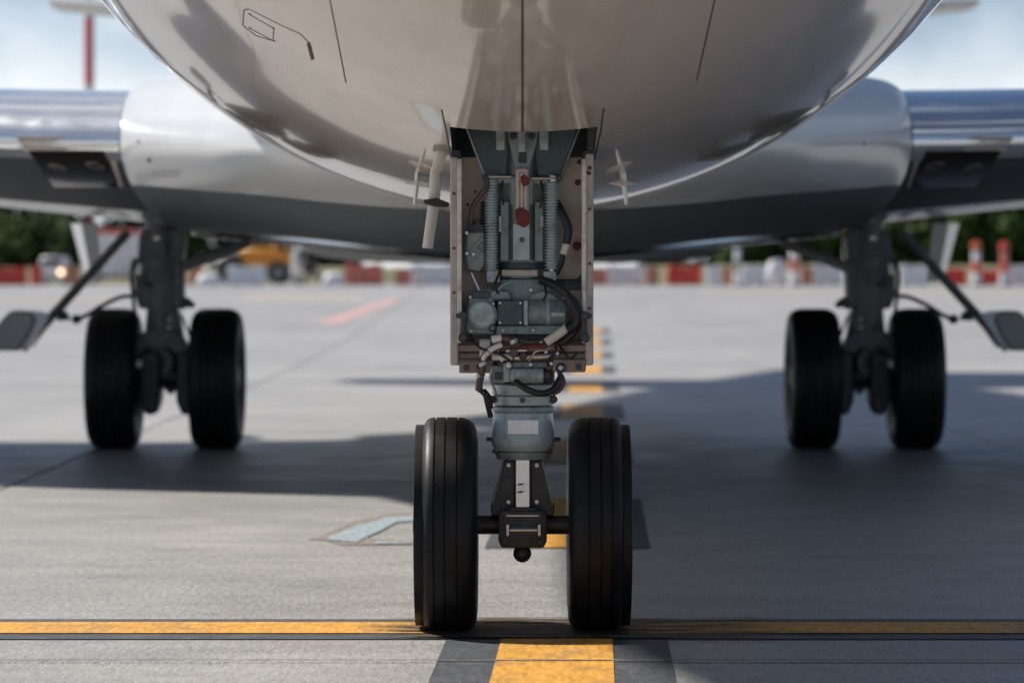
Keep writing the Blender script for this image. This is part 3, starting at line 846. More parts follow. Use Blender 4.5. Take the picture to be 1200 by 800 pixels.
# centre lock actuator with faded red pin guard
prism_px('lock_channel', [(598, 206), (625, 206), (625, 306), (598, 306)], 'teal', -0.03, 0.09, 0.005)
prism_px('lock_channel_rail', [(601, 262), (621, 262), (621, 305), (601, 305)], 'teal_light', -0.045, 0.03, 0.003)
box_px('lock_slot', 597, 600.5, 240, 304, 'black_metal', -0.036, 0.02, 0.001)
box_px('lock_slot', 621.8, 625, 240, 304, 'black_metal', -0.036, 0.02, 0.001)
disc_px('bolt', (611.5, 281), 3, 'teal_dark', -0.052, 0.02, 12, 0.002)
prism_px('pin_guard', [(604, 200), (606.5, 197), (617, 197), (619.5, 200), (619.5, 262), (604, 262)], 'pink', -0.06, 0.03, 0.004)
for x in (607, 611.5, 616): cyl_px('lock_pin', (x, 203), (x, 247), 1.1, 'sleeve', -0.066, n=8, bevel=0.001)
prism_px('lock_tape', [(610, 207), (615, 205), (620, 209), (619.5, 216), (614, 219), (610.5, 214)], 'red', -0.074, 0.02, 0.003)
prism_px('lock_tape', [(603.5, 246), (609, 243), (615, 245), (620, 248), (620.5, 262), (614, 267), (605, 262)], 'red', -0.074, 0.02, 0.004)
# side cheeks of the upper cylinder
box_px('cheek_rib', 586, 597, 236, 306, 'teal', -0.015, 0.08)
box_px('cheek_rib', 626, 637, 236, 306, 'teal', -0.015, 0.08)
box_px('cheek_strip', 584.5, 588, 253, 272, 'teal_light', -0.03, 0.03, 0.002)
box_px('cheek_strip', 633, 637, 253, 266, 'teal_light', -0.03, 0.03, 0.002)
# bellows over the two retraction springs
def bellows(x0, x1, y0, y1, n, dd):
    a, b = G((x0 + x1) / 2, y0, dd), G((x0 + x1) / 2, y1, dd)
    L = (b - a).length; r = (x1 - x0) / 2 / 295.0
    pr = [(r * 0.5, 0)]
    for i in range(n):
        t = L * i / n; st = L / n
        pr += [(r * 0.66, t + st * 0.02), (r * 0.68, t + st * 0.28), (r, t + st * 0.45), (r, t + st * 0.72), (r * 0.68, t + st * 0.92)]
    pr.append((r * 0.5, L))
    return MB().lathe(pr, a, b - a, 22).build('spring_bellows', M['teal_light'], g, smooth=60)
bellows(567.5, 584, 210, 317, 31, -0.03)
bellows(638, 655, 214, 316, 29, -0.03)
cyl_px('bellows_rod', (576, 204), (576, 332), 4, 'steel', -0.03)
cyl_px('bellows_rod', (646.5, 204), (646.5, 332), 4, 'steel', -0.03)
box_px('bellows_foot', 570, 586, 317, 331, 'teal_light', -0.05, 0.06)
box_px('bellows_foot', 637, 652, 318, 330, 'teal_light', -0.05, 0.06)
box_px('bellows_cap', 569, 583, 204, 211, 'teal', -0.05, 0.05)
box_px('bellows_cap', 644, 652, 205, 214, 'steel', -0.05, 0.05)
cyl_px('cross_rod', (570, 207), (600, 207), 1.4, 'steel', -0.05)
cyl_px('cross_rod', (622, 209), (654, 209), 1.4, 'steel', -0.05)
disc_px('rod_end', (655, 209), 4, 'black_metal', -0.06, 0.04, 14)
disc_px('rod_end', (569, 208), 4, 'black_metal', -0.06, 0.04, 14)
hose_px('hose', [(570, 208, -0.05), (570, 220, -0.06), (562, 230, -0.05), (554, 243, -0.04), (551, 262, -0.03)], 3.0, 'hose_brown')
hose_px('hose', [(566, 236, 0.0), (565, 252, 0.0), (566, 266, 0.0)], 2.0, 'hose')
hose_px('hose', [(652, 238, -0.02), (660, 252, -0.05), (666, 268, -0.06), (664, 286, -0.06)], 5.0, 'hose')
hose_px('hose_fitting', [(664, 285, -0.06), (660, 298, -0.06)], 4.2, 'sleeve')
hose_px('hose', [(660, 296, -0.06), (658, 308, -0.05), (652, 321, -0.03)], 3.2, 'hose')
# left actuator box
prism_px('valve_box', [(546, 272), (568, 271), (569, 312), (562, 320), (548, 317), (545, 300)], 'teal', -0.03, 0.12, 0.008)
prism_px('valve_box_lid', [(549, 262), (556, 262), (557, 257), (562, 257), (563, 262), (568, 263), (568, 272), (548, 272)], 'black_metal', -0.02, 0.09, 0.004)
for x, y in ((547, 273), (547.5, 297), (555, 298)): disc_px('bolt', (x, y), 2.6, 'steel', -0.045, 0.03, 10, 0.002)
cyl_px('valve_rod', (550, 296), (566, 279), 0.9, 'steel', -0.04, n=8, bevel=0.001)
cyl_px('valve_link', (552, 319), (562, 341), 2.0, 'steel', -0.05, n=10)
hose_px('hose', [(568, 312, -0.03), (566, 326, -0.05), (570, 339, -0.05)], 2.4, 'hose_brown')
# lower collar
box_px('beige_ring', 588, 630, 316, 323.5, 'door', -0.05, 0.2)
MB().lathe([(0.05, 0), (0.118, 0), (0.128, 0.008), (0.128, 0.028), (0.118, 0.036), (0.05, 0.036)], G(612, 328, 0.12), (0, 0, 1), 32).build('collar', M['teal'], g)
cyl_px('collar', (612, 308), (612, 316), 38, 'teal_dark', 0.12)
prism_px('steering_neck', [(588, 327), (640, 327), (650, 346), (648, 354), (584, 354), (582, 342)], 'teal', -0.02, 0.2, 0.01, 2)
disc_px('grease_nipple', (622, 340), 2.6, 'steel', -0.03, 0.02, 10, 0.002)
# bracket shelf at the right
prism_px('bracket_shelf', [(650, 327), (676, 327), (682, 320), (688, 328), (688, 340), (652, 340)], 'teal_dark', 0.04, 0.10)
cyl_px('bracket_rail', (650, 329.5), (683, 329.5), 1.6, 'black_metal', 0.02)
# steering actuator block
prism_px('steering_block', [(549, 345), (575, 345), (580, 352), (580, 392), (549, 392), (546, 388), (546, 366), (549, 356)], 'teal', -0.07, 0.16, 0.008)
disc_px('actuator_cap', (565, 368.5), 15.6, 'teal_light', -0.11, 0.06, 32, 0.008)
disc_px('actuator_flange', (565, 369), 18, 'teal', -0.085, 0.03, 32, 0.004)
disc_px('port', (577, 384), 5, 'black_metal', -0.085, 0.03, 16)
disc_px('port_plug', (577, 384), 2.6, 'teal', -0.092, 0.02, 12, 0.002)
prism_px('actuator_lobe', [(551, 352), (553, 341), (570, 338), (596, 340), (600, 352)], 'teal', -0.06, 0.14, 0.008)
prism_px('actuator_lobe', [(619, 352), (624, 344), (634, 339), (648, 343), (656, 352)], 'teal', -0.05, 0.13, 0.008)
box_px('terminal_bar', 553, 574, 341, 350, 'teal_dark', -0.075, 0.05)
box_px('steering_cover', 583, 612.5, 352, 381, 'teal_dark', -0.085, 0.1, 0.003)
box_px('steering_cover_rib', 613.5, 619, 352, 381, 'teal_light', -0.085, 0.1, 0.003)
cyl_px('steering_cylinder', (618, 367), (664, 367), 16.5, 'teal', -0.02, n=28, bevel=0.006)
cyl_px('steering_band', (640, 367), (645, 367), 17.2, 'teal_light', -0.02, n=28)
box_px('blue_tag', 646, 662, 366, 371, 'blue_tag' if 'blue_tag' in M else 'teal_light', -0.085, 0.02, 0.002)
box_px('steering_tray', 581, 662, 381.5, 392, 'teal', -0.07, 0.15, 0.004)
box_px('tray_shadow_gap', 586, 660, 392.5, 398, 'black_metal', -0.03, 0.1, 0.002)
# big hose loop with pale sleeve
hose_px('hose', [(634, 328, -0.04), (650, 334, -0.09), (664, 345, -0.10), (668, 352, -0.10)], 5.2, 'hose')
hose_px('hose', [(664, 348, -0.11), (673, 358, -0.12), (677, 370, -0.13), (674, 380, -0.13), (664, 386, -0.13)], 7.0, 'hose')
hose_px('hose', [(676, 360, -0.10), (680, 374, -0.11), (672, 390, -0.12), (658, 402, -0.10)], 4.4, 'hose')
hose_px('hose_sleeve', [(665, 383, -0.13), (655, 391, -0.135), (640, 401, -0.13)], 5.2, 'sleeve', 12)
hose_px('clamp', [(660, 350, -0.10), (664, 347.5, -0.112), (669, 348.5, -0.112), (671, 352, -0.10)], 1.2, 'steel', 8)
# door retract links either side
for sx, nm in ((-1, 'l'), (1, 'r')):
    m = lambda x: x if sx < 0 else 1228 - x
    cyl_px('door_link', (m(544), 369), (m(542), 396), 3.6, 'black_metal', -0.15, n=12)
    disc_px('link_end', (m(542.5), 370), 5, 'black_metal', -0.165, 0.05, 14)
    disc_px('link_end', (m(542), 396), 5.4, 'black_metal', -0.165, 0.05, 14)
    disc_px('link_bolt', (m(537), 370), 3, 'black_metal', -0.155, 0.05, 10)
# back plate, doors, white edge seals, bottom frame
box_px('gear_bay_plate', 539, 685, 184, 412, 'door', 0.05, 0.03, 0.004)
for sx in (-1, 1):
    m = lambda x: x if sx < 0 else 1223 - x
    x0, x1 = sorted((m(527.5), m(537)))
    door = box_px('gear_door', x0, x1, 184 if sx < 0 else 180, 428, 'door', -0.10, 0.5, 0.006)
    x0, x1 = sorted((m(535.8), m(541)))
    box_px('door_seal', x0, x1, 186, 402, 'door_edge', -0.11, 0.4, 0.003)
    x0, x1 = sorted((m(528.5), m(540)))
    box_px('door_hinge', x0, x1, 176, 187, 'black_metal', -0.04, 0.2, 0.003)
    for yy in (236, 300, 352):
        disc_px('door_rivet', (m(532), yy + sx * 9), 1.7, 'rust', -0.107, 0.02, 10, 0.001)
for x, y, r_ in ((677, 214, 3.6), (676, 288, 5.0), (679, 190, 3), (557, 225, 1.6), (690, 203, 2.4), (691, 197, 2.2), (548, 240, 1.8)):
    p = G(x, y, 0.048 if 545 < x < 682 else -0.105)
    MB().ball(p, r_ / 290.0, 12, 8, (1, 0.3, 1)).build('rust_spot', M['rust'], g)
box_px('door_frame_back', 532, 690, 400, 427, 'door_frame', -0.03, 0.06, 0.003)
box_px('door_frame', 529, 694, 404, 412, 'door_frame', -0.085, 0.12, 0.004)
box_px('door_frame', 530, 693, 413.5, 421, 'door_frame', -0.07, 0.12, 0.004)
box_px('door_frame', 530, 578, 421, 428, 'door_frame', -0.085, 0.12, 0.004)
box_px('door_frame', 650, 693, 421, 428, 'door_frame', -0.085, 0.12, 0.004)
prism_px('bottom_plate', [(538, 437), (576, 437), (576, 421), (538, 424)], 'door_frame', -0.10, 0.16, 0.004)
prism_px('bottom_plate', [(648, 436), (686, 436), (688, 421), (648, 421)], 'door_frame', -0.10, 0.16, 0.004)
for x, y in ((546, 431), (561, 430), (660, 431), (657, 431), (678, 430)): disc_px('bolt', (x, y), 3.4, 'black_metal', -0.115, 0.03, 12, 0.002)
# clutter above the lower cylinder
box_px('manifold', 576, 650, 395, 449, 'teal_dark', -0.01, 0.16, 0.006)
cyl_px('junction_can', (562, 403), (575, 403), 6, 'sleeve', -0.08, n=18)
cyl_px('junction_can', (562, 414), (574, 414), 5, 'mast', -0.08, n=18)
cyl_px('union', (576, 398), (588, 396), 4.8, 'mast', -0.12, n=16)
hose_px('hose', [(588, 397, -0.12), (598, 398, -0.13), (606, 404, -0.12), (612, 410, -0.09)], 4.0, 'hose_brown')
hose_px('hose', [(590, 404, -0.13), (578, 409, -0.13), (568, 418, -0.12), (565, 432, -0.11), (562, 448, -0.10), (561, 457, -0.09)], 4.4, 'hose_brown')
hose_px('hose_sleeve', [(588, 404, -0.138), (578, 408, -0.14), (569, 416, -0.13), (566, 422, -0.12)], 3.2, 'mast')
hose_px('hose', [(561, 456, -0.09), (568, 461, -0.09), (571, 472, -0.08), (575, 488, -0.06)], 3.2, 'hose')
hose_px('hose', [(566, 458, -0.05), (572, 466, -0.06), (574, 478, -0.05)], 4.2, 'hose')
cyl_px('pressure_line', (576, 418), (601, 418), 4.2, 'mast', -0.09, n=16)
cyl_px('pressure_line', (602, 419), (648, 417), 4.0, 'steel', -0.08, n=16)
cyl_px('red_line', (606, 406.5), (640, 405), 2.2, 'red', -0.12, n=10)
cyl_px('pressure_line', (592, 411), (618, 410), 2.4, 'steel', -0.11, n=10)
disc_px('gland', (602, 413), 5.6, 'hose_brown', -0.12, 0.05, 16)
disc_px('gland', (613, 417), 5, 'black_metal', -0.11, 0.05, 16)
disc_px('gland', (596, 428), 4.2, 'steel', -0.10, 0.05, 14)
box_px('swivel_block', 574, 592, 428, 449, 'teal', -0.08, 0.1, 0.004)
box_px('swivel_socket', 580, 588.5, 436, 445, 'black_metal', -0.088, 0.03, 0.002)
box_px('swivel_bracket', 590, 598, 425, 448, 'teal_light', -0.09, 0.1, 0.004)
cyl_px('swivel_cylinder', (598, 440), (637, 440), 8.6, 'teal_light', -0.07, n=24, bevel=0.004)
for x in (601, 614, 626): cyl_px('swivel_band', (x, 440), (x + 3, 440), 9.3, 'teal_light', -0.07, n=24, bevel=0.001)
cyl_px('swivel_cap', (637, 440), (645, 440), 7, 'black_metal', -0.07, n=20)
box_px('swivel_mount', 600, 642, 424, 431, 'teal', -0.06, 0.1, 0.003)
disc_px('fitting', (657, 431), 6, 'black_metal', -0.11, 0.06, 18)
disc_px('fitting_bore', (657, 431), 3, 'steel', -0.118, 0.03, 14, 0.002)
hose_px('hose', [(604, 447, -0.11), (618, 456, -0.15), (634, 461, -0.15), (648, 456, -0.12), (657, 442, -0.09)], 3.8, 'hose')
hose_px('hose', [(655, 436, -0.07), (660, 446, -0.08), (656, 456, -0.08), (648, 461, -0.10)], 3.0, 'hose_brown')
for x, y in ((583, 412), (640, 412), (646, 426), (588, 422), (622, 427), (634, 400), (653, 414), (571, 424)):
    disc_px('bolt', (x, y), 2.3, 'steel', -0.10, 0.04, 8, 0.001)
# thin lines, clamps and fittings packed round the manifold
for pts, r_, mt in (([(552, 392, -0.10), (556, 402, -0.13), (566, 409, -0.14), (584, 414, -0.13), (600, 424, -0.12)], 1.5, 'hose'),
                    ([(648, 396, -0.10), (652, 408, -0.13), (646, 418, -0.13), (636, 424, -0.12)], 1.6, 'hose'),
                    ([(600, 394, -0.09), (612, 399, -0.13), (628, 400, -0.13), (642, 396, -0.11)], 1.3, 'hose_brown'),
                    ([(570, 424, -0.08), (576, 430, -0.11), (574, 444, -0.11), (580, 456, -0.09), (583, 470, -0.06)], 1.3, 'steel'),
                    ([(655, 404, -0.08), (662, 414, -0.11), (668, 420, -0.12), (676, 414, -0.12)], 1.5, 'hose'),
                    ([(620, 423, -0.10), (628, 412, -0.13), (640, 410, -0.13), (650, 404, -0.11)], 1.2, 'steel'),
                    ([(577, 346, -0.09), (590, 334, -0.08), (600, 330, -0.06)], 1.4, 'steel'),
                    ([(586, 318, -0.06), (580, 334, -0.10), (584, 344, -0.09)], 1.6, 'hose'),
                    ([(638, 333, -0.07), (640, 345, -0.10), (636, 352, -0.09)], 1.3, 'hose'),
                    ([(589, 212, -0.03), (588, 226, -0.05), (590, 240, -0.04)], 1.2, 'hose'),
                    ([(634, 212, -0.03), (636, 228, -0.05), (633, 244, -0.04)], 1.2, 'hose')):
    hose_px('thin_line', pts, r_, mt, 8)
for x, y, d_ in ((563, 440, -0.10), (566, 426, -0.115), (572, 414, -0.132), (602, 400, -0.13)):
    p = G(x, y, d_); MB().cyl(p + Vector((-0.004, 0, 0.008)), p + Vector((0.004, 0, -0.008)), 0.019, n=14, bevel=0.002).build('hose_clamp', M['steel'], g, smooth=40)
for x, y in ((551, 348), (578, 356), (552, 388), (586, 355), (610, 355), (586, 378), (610, 378), (655, 386), (590, 387), (625, 387)):
    disc_px('cap_screw', (x, y), 1.8, 'steel', -0.092, 0.03, 8, 0.001)
for x0, x1, y in ((583, 596, 424), (598, 612, 446), (640, 652, 428), (646, 656, 410), (556, 568, 396)):
    box_px('small_bracket', x0, x1, y, y + 6, 'black_metal', -0.085, 0.05, 0.002)
for y in (545, 588):
    for x in (596, 629): disc_px('link_bolt', (x, y), 2.6, 'steel', -0.008, 0.02, 10, 0.001)
for a, b in (((592, 604), (634, 604)),): cyl_px('axle_hub_pin', a, b, 2.0, 'steel', -0.062, n=10)
for x in (592, 633):
    for y in (606, 634): disc_px('hub_bolt', (x, y), 2.6, 'black_metal', -0.07, 0.03, 8, 0.001)
# lower cylinder: a turned drum
def drum(name, rows, mat, n=48):
    a = G(613, rows[0][1], 0.06)
    pr = []
    for (half, y) in rows: pr.append((half / 295.0, a.z - G(613, y, 0.06).z))
    pr = [(0.04, pr[0][1])] + pr + [(0.04, pr[-1][1])]
    return MB().lathe(pr, a, (0, 0, -1), n).build(name, M[mat], g, smooth=30)
drum('lower_cylinder_ring', [(34, 449), (36.5, 450.5), (36.5, 461), (35, 462.5)], 'teal_light')
drum('lower_cylinder_ring', [(34, 463), (36, 464), (36, 473.5), (34, 474.5)], 'teal_light')
drum('lower_cylinder_ring', [(34, 475.5), (36.5, 476.5), (36.5, 481), (34.5, 482.5)], 'teal')
drum('lower_cylinder', [(34, 482.6), (35, 484), (36.8, 506), (37.2, 514), (37.6, 517), (36.6, 521), (34, 526), (31.5, 528)], 'teal_light')
drum('lower_cylinder_ring', [(29, 528.2), (32.6, 529), (32.6, 533), (30.5, 537.5), (25, 538)], 'teal')
prism_px('placard', [(595, 508.5), (631, 508.5), (631, 492), (595, 492)], 'placard', -0.072, 0.02, 0.0015)
disc_px('drain_plug', (612, 469), 3.2, 'teal_dark', -0.072, 0.03, 14, 0.002)
disc_px('clamp_bolt', (576, 468), 4.5, 'black_metal', 0.0, 0.06, 14)
disc_px('clamp_bolt', (649, 468), 4.5, 'black_metal', 0.0, 0.06, 14)
cyl_px('clamp_pin', (570, 514.5), (577, 514.5), 2.6, 'black_metal', 0.06, n=10)
cyl_px('clamp_pin', (650, 514.5), (657, 514.5), 2.6, 'black_metal', 0.06, n=10)
for a, b in (((579, 526), (579, 531)), ((646, 525), (645, 531))): cyl_px('clamp_pin', a, b, 2, 'black_metal', 0.0, n=8)
# piston, torque links, axle
cyl_px('piston', (612.5, 536), (612.5, 606), 10, 'chrome', 0.02, n=24)
prism_px('piston_face', [(604, 603), (621, 603), (621, 536), (604, 536)], 'chrome', -0.035, 0.03, 0.003)
for y in (567, 576): prism_px('chipped_paint', [(605, y + 1.3), (609, y - 1), (615, y - 0.8), (611, y + 1.4)], 'black_metal', -0.0375, 0.01, 0.0006)
for sx in (-1, 1):
    m = lambda x: x if sx < 0 else 1225 - x
    pts = [(m(603), 604), (m(576), 604), (m(575), 592), (m(590), 539), (m(603.5), 539)]
    if sx > 0: pts = pts[::-1]
    prism_px('torque_link', pts, 'black_metal', 0.0, 0.07, 0.005)
    cyl_px('torque_link_edge', (m(589.5), 540), (m(577), 590), 1.0, 'steel', -0.005, n=8, bevel=0.001)
axle = cyl_px('axle', (549, 614.5), (676, 614.5), 11.2, 'black_metal', 0.06, n=28, bevel=0.004)
prism_px('axle_hub', [(588, 642), (637, 642), (641, 634), (641, 603), (636, 598), (589, 598), (584, 603), (584, 634)], 'black_metal', -0.06, 0.2, 0.01, 2)
prism_px('axle_hub_lip', [(597, 600), (630, 600), (630, 594), (597, 594)], 'black_metal', -0.05, 0.1, 0.004)
cyl_px('tow_pin', (597, 621), (630, 621), 2.6, 'steel', -0.082, n=14, bevel=0.002)
box_px('tow_pin_recess', 593, 634, 615.5, 626.5, 'teal_dark', -0.066, 0.02, 0.003)
box_px('tow_lug', 593, 597, 614, 628, 'steel', -0.088, 0.04, 0.002)
box_px('tow_lug', 630, 634, 614, 628, 'steel', -0.088, 0.04, 0.002)
MB().ball(G(612, 648, 0.02), 0.036, 24, 16).build('jacking_ball', M['black_metal'], g)
# nose wheels
RN, WN = 0.4285, 0.247
DN = 0.06
for sx in (-1, 1):
    cx = 523.7 if sx < 0 else 701.3
    c = G(cx, 614, DN); c.z = RN - 0.007
    ax = (sx, 0, 0)
    MB().lathe(tyre_profile(RN, WN, (-0.36, 0.02, 0.36), True), c, ax, 96, closed=False).build('nose_tyre', M['tyre'], g, smooth=32); flatten(bpy.data.objects[[o.name for o in g.children if o.name.startswith('nose_tyre')][-1]], 0.0095)
    rim_mesh(RN, WN, c, ax).build('nose_wheel_rim', M['rim'], g)
    MB().lathe([(0, WN / 2 + 0.012), (0.03, WN / 2 + 0.012), (0.036, WN / 2 + 0.006), (0.045, WN / 2 - 0.01), (0.05, WN * 0.1)], c, ax, 20).build('hub_cap', M['black_metal'], g)
    for k in range(8):
        a = math.pi * 2 * k / 8
        p = c + Vector((sx * WN * 0.12, math.cos(a) * 0.12, math.sin(a) * 0.12))
        MB().cyl(p, p + Vector((sx * 0.022, 0, 0)), 0.011, n=6).build('wheel_bolt', M['black_metal'], g)

# ---- main gear
MG = 30.04
RM, WM = 0.583, 0.415
for sx in (-1, 1):
    m = lambda x: x if sx < 0 else 1207 - x
    def F(px, py, dd=0.0): return P(m(px), py, MG + dd)
    def fpr(name, px, mat, dd, depth, bevel=0.008):
        pts = [F(x, y, dd) for x, y in px]
        if sx > 0: pts = pts[::-1]
        return MB().prism(pts, depth, bevel).build(name, M[mat], mgear, smooth=35)
    def fcy(name, a, b, rpx, mat, dd=0.0, dd2=None, n=18, bevel=0.006):
        return MB().cyl(F(*a, dd), F(*b, dd if dd2 is None else dd2), rpx / 142.0, n=n, bevel=bevel).build(name, M[mat], mgear, smooth=40)
    def fdi(name, c, rpx, mat, dd, depth, n=20):
        p = F(*c, dd); return MB().cyl(p, p + Vector((0, depth, 0)), rpx / 142.0, n=n, bevel=0.006).build(name, M[mat], mgear, smooth=40)
    def fho(name, pts, rpx, mat): return MB().tube([F(*p) for p in pts], rpx / 142.0, 10).build(name, M[mat], mgear, smooth=60)
    mgear = MB().cyl(F(190, 262), F(190, 405), 0.135, 0.125, 32).build('main_gear', M['leg'], plane, origin=F(197, 525))
    fpr('upper_trunnion', [(161, 302), (163, 276), (170, 268), (208, 268), (216, 276), (214, 304)], 'leg', -0.10, 0.3)
    fdi('trunnion_pin', (184, 292), 11, 'leg', -0.16, 0.12)
    fdi('trunnion_pin_cap', (184, 280), 4, 'steel', -0.14, 0.1, 14)
    fpr('leg_housing', [(163, 362), (157, 345), (157, 308), (164, 298), (212, 298), (215, 310), (214, 362)], 'leg', -0.08, 0.26, 0.02)
    fpr('leg_slot', [(159, 322), (161, 309), (166, 309), (165, 322)], 'steel', -0.1, 0.04, 0.004)
    fdi('brace_joint', (183, 324), 9, 'leg', -0.14, 0.12)
    fdi('brace_joint_bolt', (172, 330), 6, 'black_metal', -0.13, 0.1, 14)
    fpr('lower_leg', [(168, 402), (172, 362), (208, 362), (214, 402)], 'leg', -0.10, 0.28, 0.02)
    for yy in (374, 383, 391): fpr('leg_label', [(182 - (yy - 370) * 0.1, yy + 2), (200, yy + 2), (199, yy - 1.5), (181, yy - 1.5)], 'steel', -0.112, 0.03, 0.003)
    # fork housing with an arched opening
    fpr('fork_housing', [(151, 437), (151, 412), (158, 397), (172, 386), (204, 386), (214, 397), (220, 412), (220, 437), (208, 437), (207, 416), (198, 408), (172, 408), (164, 416), (163, 437)], 'leg', -0.14, 0.34, 0.01)
    fpr('fork_back', [(160, 437), (160, 404), (172, 396), (200, 396), (212, 404), (212, 437)], 'black_metal', 0.1, 0.06)
    fdi('axle_end', (186, 424), 17, 'leg', -0.10, 0.2, 28)
    fdi('axle_bore', (186, 424), 8, 'black_metal', -0.115, 0.1, 20)
    fcy('axle', (112, 441), (280, 441), 13, 'black_metal', 0.02, n=24)
    for cx, hw in ((175, 12), (219, 13)):
        fpr('brake_pack', [(cx - hw, 470), (cx - hw, 412), (cx + hw, 412), (cx + hw, 470), (cx + hw - 6, 486), (cx - hw + 7, 486)], 'black_metal', -0.18, 0.36, 0.02)
        for yy in (430, 446, 462): fdi('brake_piston', (cx, yy), 5, 'black_metal', -0.22, 0.08, 14)
    fpr('torque_arm', [(188, 437), (210, 437), (207, 456), (200, 463), (192, 456)], 'leg', 0.05, 0.1)
    # braces
    fcy('side_brace', (186, 323), (292, 284), 5.5, 'brace', -0.05, 0.25)
    fcy('side_brace_sheath', (206, 316), (280, 288), 6.6, 'brace', -0.07, 0.2)
    fcy('door_strut', (150, 272), (26, 409), 5.6, 'leg', 0.0, 0.0)
    fho('door_strut_link', [(158, 347, -0.05), (142, 348, -0.05), (120, 358, -0.05), (104, 368, -0.05), (88, 375, -0.02)], 2.6, 'black_metal')
    fdi('link_knuckle', (89, 374), 5.5, 'black_metal', -0.06, 0.1, 14)
    fpr('link_lug', [(66, 376), (70, 362), (78, 366), (82, 375)], 'black_metal', -0.04, 0.1)
    fho('brake_hose', [(158, 302, -0.13), (154, 320, -0.15), (156, 350, -0.15), (160, 380, -0.13), (158, 400, -0.12)], 2.2, 'hose')
    fho('brake_hose', [(212, 368, -0.06), (219, 384, -0.08), (224, 398, -0.06), (230, 412, -0.04)], 1.6, 'steel')
    fpr('downlock_bracket', [(212, 364), (212, 346), (222, 350), (229, 357), (226, 361), (218, 360)], 'black_metal', -0.04, 0.08)
    fdi('sensor', (163, 426), 5, 'steel', -0.18, 0.06, 12)
    # gear door at the foot of the strut: a thick curved panel
    outline = [(-14, 411), (22, 411), (34, 393), (42, 374), (34, 365), (12, 364), (0, 376), (-14, 396)]
    fpr('gear_door_panel', outline, 'gear_door_grey', -0.25, 0.5, 0.02)
    fpr('gear_door_edge', [(23, 410), (31, 408), (57, 370), (36, 364), (43, 374), (35, 393)], 'gear_door_pale', -0.27, 0.5, 0.01)
    for cx in (134.5, 254.5):
        side = -1 if cx < 190 else 1
        c = F(cx, 440, 0.02); c.z = RM - 0.012
        ax = (side * (1 if sx < 0 else -1), 0, 0)
        MB().lathe(tyre_profile(RM, WM, (-0.42, -0.14, 0.14, 0.42)), c, ax, 80, closed=False).build('main_tyre', M['tyre'], mgear, smooth=32)
        rim_mesh(RM, WM, c, ax).build('main_wheel_rim', M['rim'], mgear)
        for k in range(9):
            a = math.pi * 2 * k / 9
            p = c + Vector((ax[0] * WM * 0.17, math.cos(a) * 0.17, math.sin(a) * 0.17))
            MB().cyl(p, p + Vector((ax[0] * 0.05, 0, 0)), 0.03, n=8).build('wheel_bolt', M['black_metal'], mgear)

#BACKGROUND
# ------------------------------------------------------------------ background: barriers, posts, vehicles, trees
def plastic(name, col, rough=0.45): return material(name, col, rough, var=0.1, vscale=2.0, dirt=(0.25, 0.22, 0.2), dirt_amt=0.4, dscale=1.6)
M['plastic_red'] = plastic('red_plastic', (0.62, 0.055, 0.03))
M['plastic_salmon'] = plastic('sun_faded_red_plastic', (0.62, 0.19, 0.14))
M['plastic_white'] = plastic('white_plastic', (0.78, 0.79, 0.80))
M['plastic_brown'] = plastic('faded_orange_plastic', (0.48, 0.22, 0.12))
M['vehicle_yellow'] = plastic('yellow_vehicle_paint', (0.80, 0.33, 0.012))
M['vehicle_white'] = plastic('white_vehicle_paint', (0.76, 0.77, 0.78))
M['vehicle_dark'] = plastic('dark_vehicle_parts', (0.03, 0.032, 0.036))
M['vehicle_grey'] = plastic('grey_vehicle_parts', (0.3, 0.3, 0.3))
M['lens_orange'] = plastic('orange_lamp_lens', (0.6, 0.14, 0.03), 0.3)
M['red_paint'] = plastic('red_mast_paint', (0.72, 0.04, 0.035))
mlit = bpy.data.materials.new('lit_headlight'); mlit.use_nodes = True
_b = mlit.node_tree.nodes['Principled BSDF']; _b.inputs['Emission Color'].default_value = (1.0, 0.62, 0.36, 1); _b.inputs['Emission Strength'].default_value = 2.6
M['headlight'] = mlit
BD = 152.0
def bx(px, d=BD):
    return (px - 600) / FPX * d
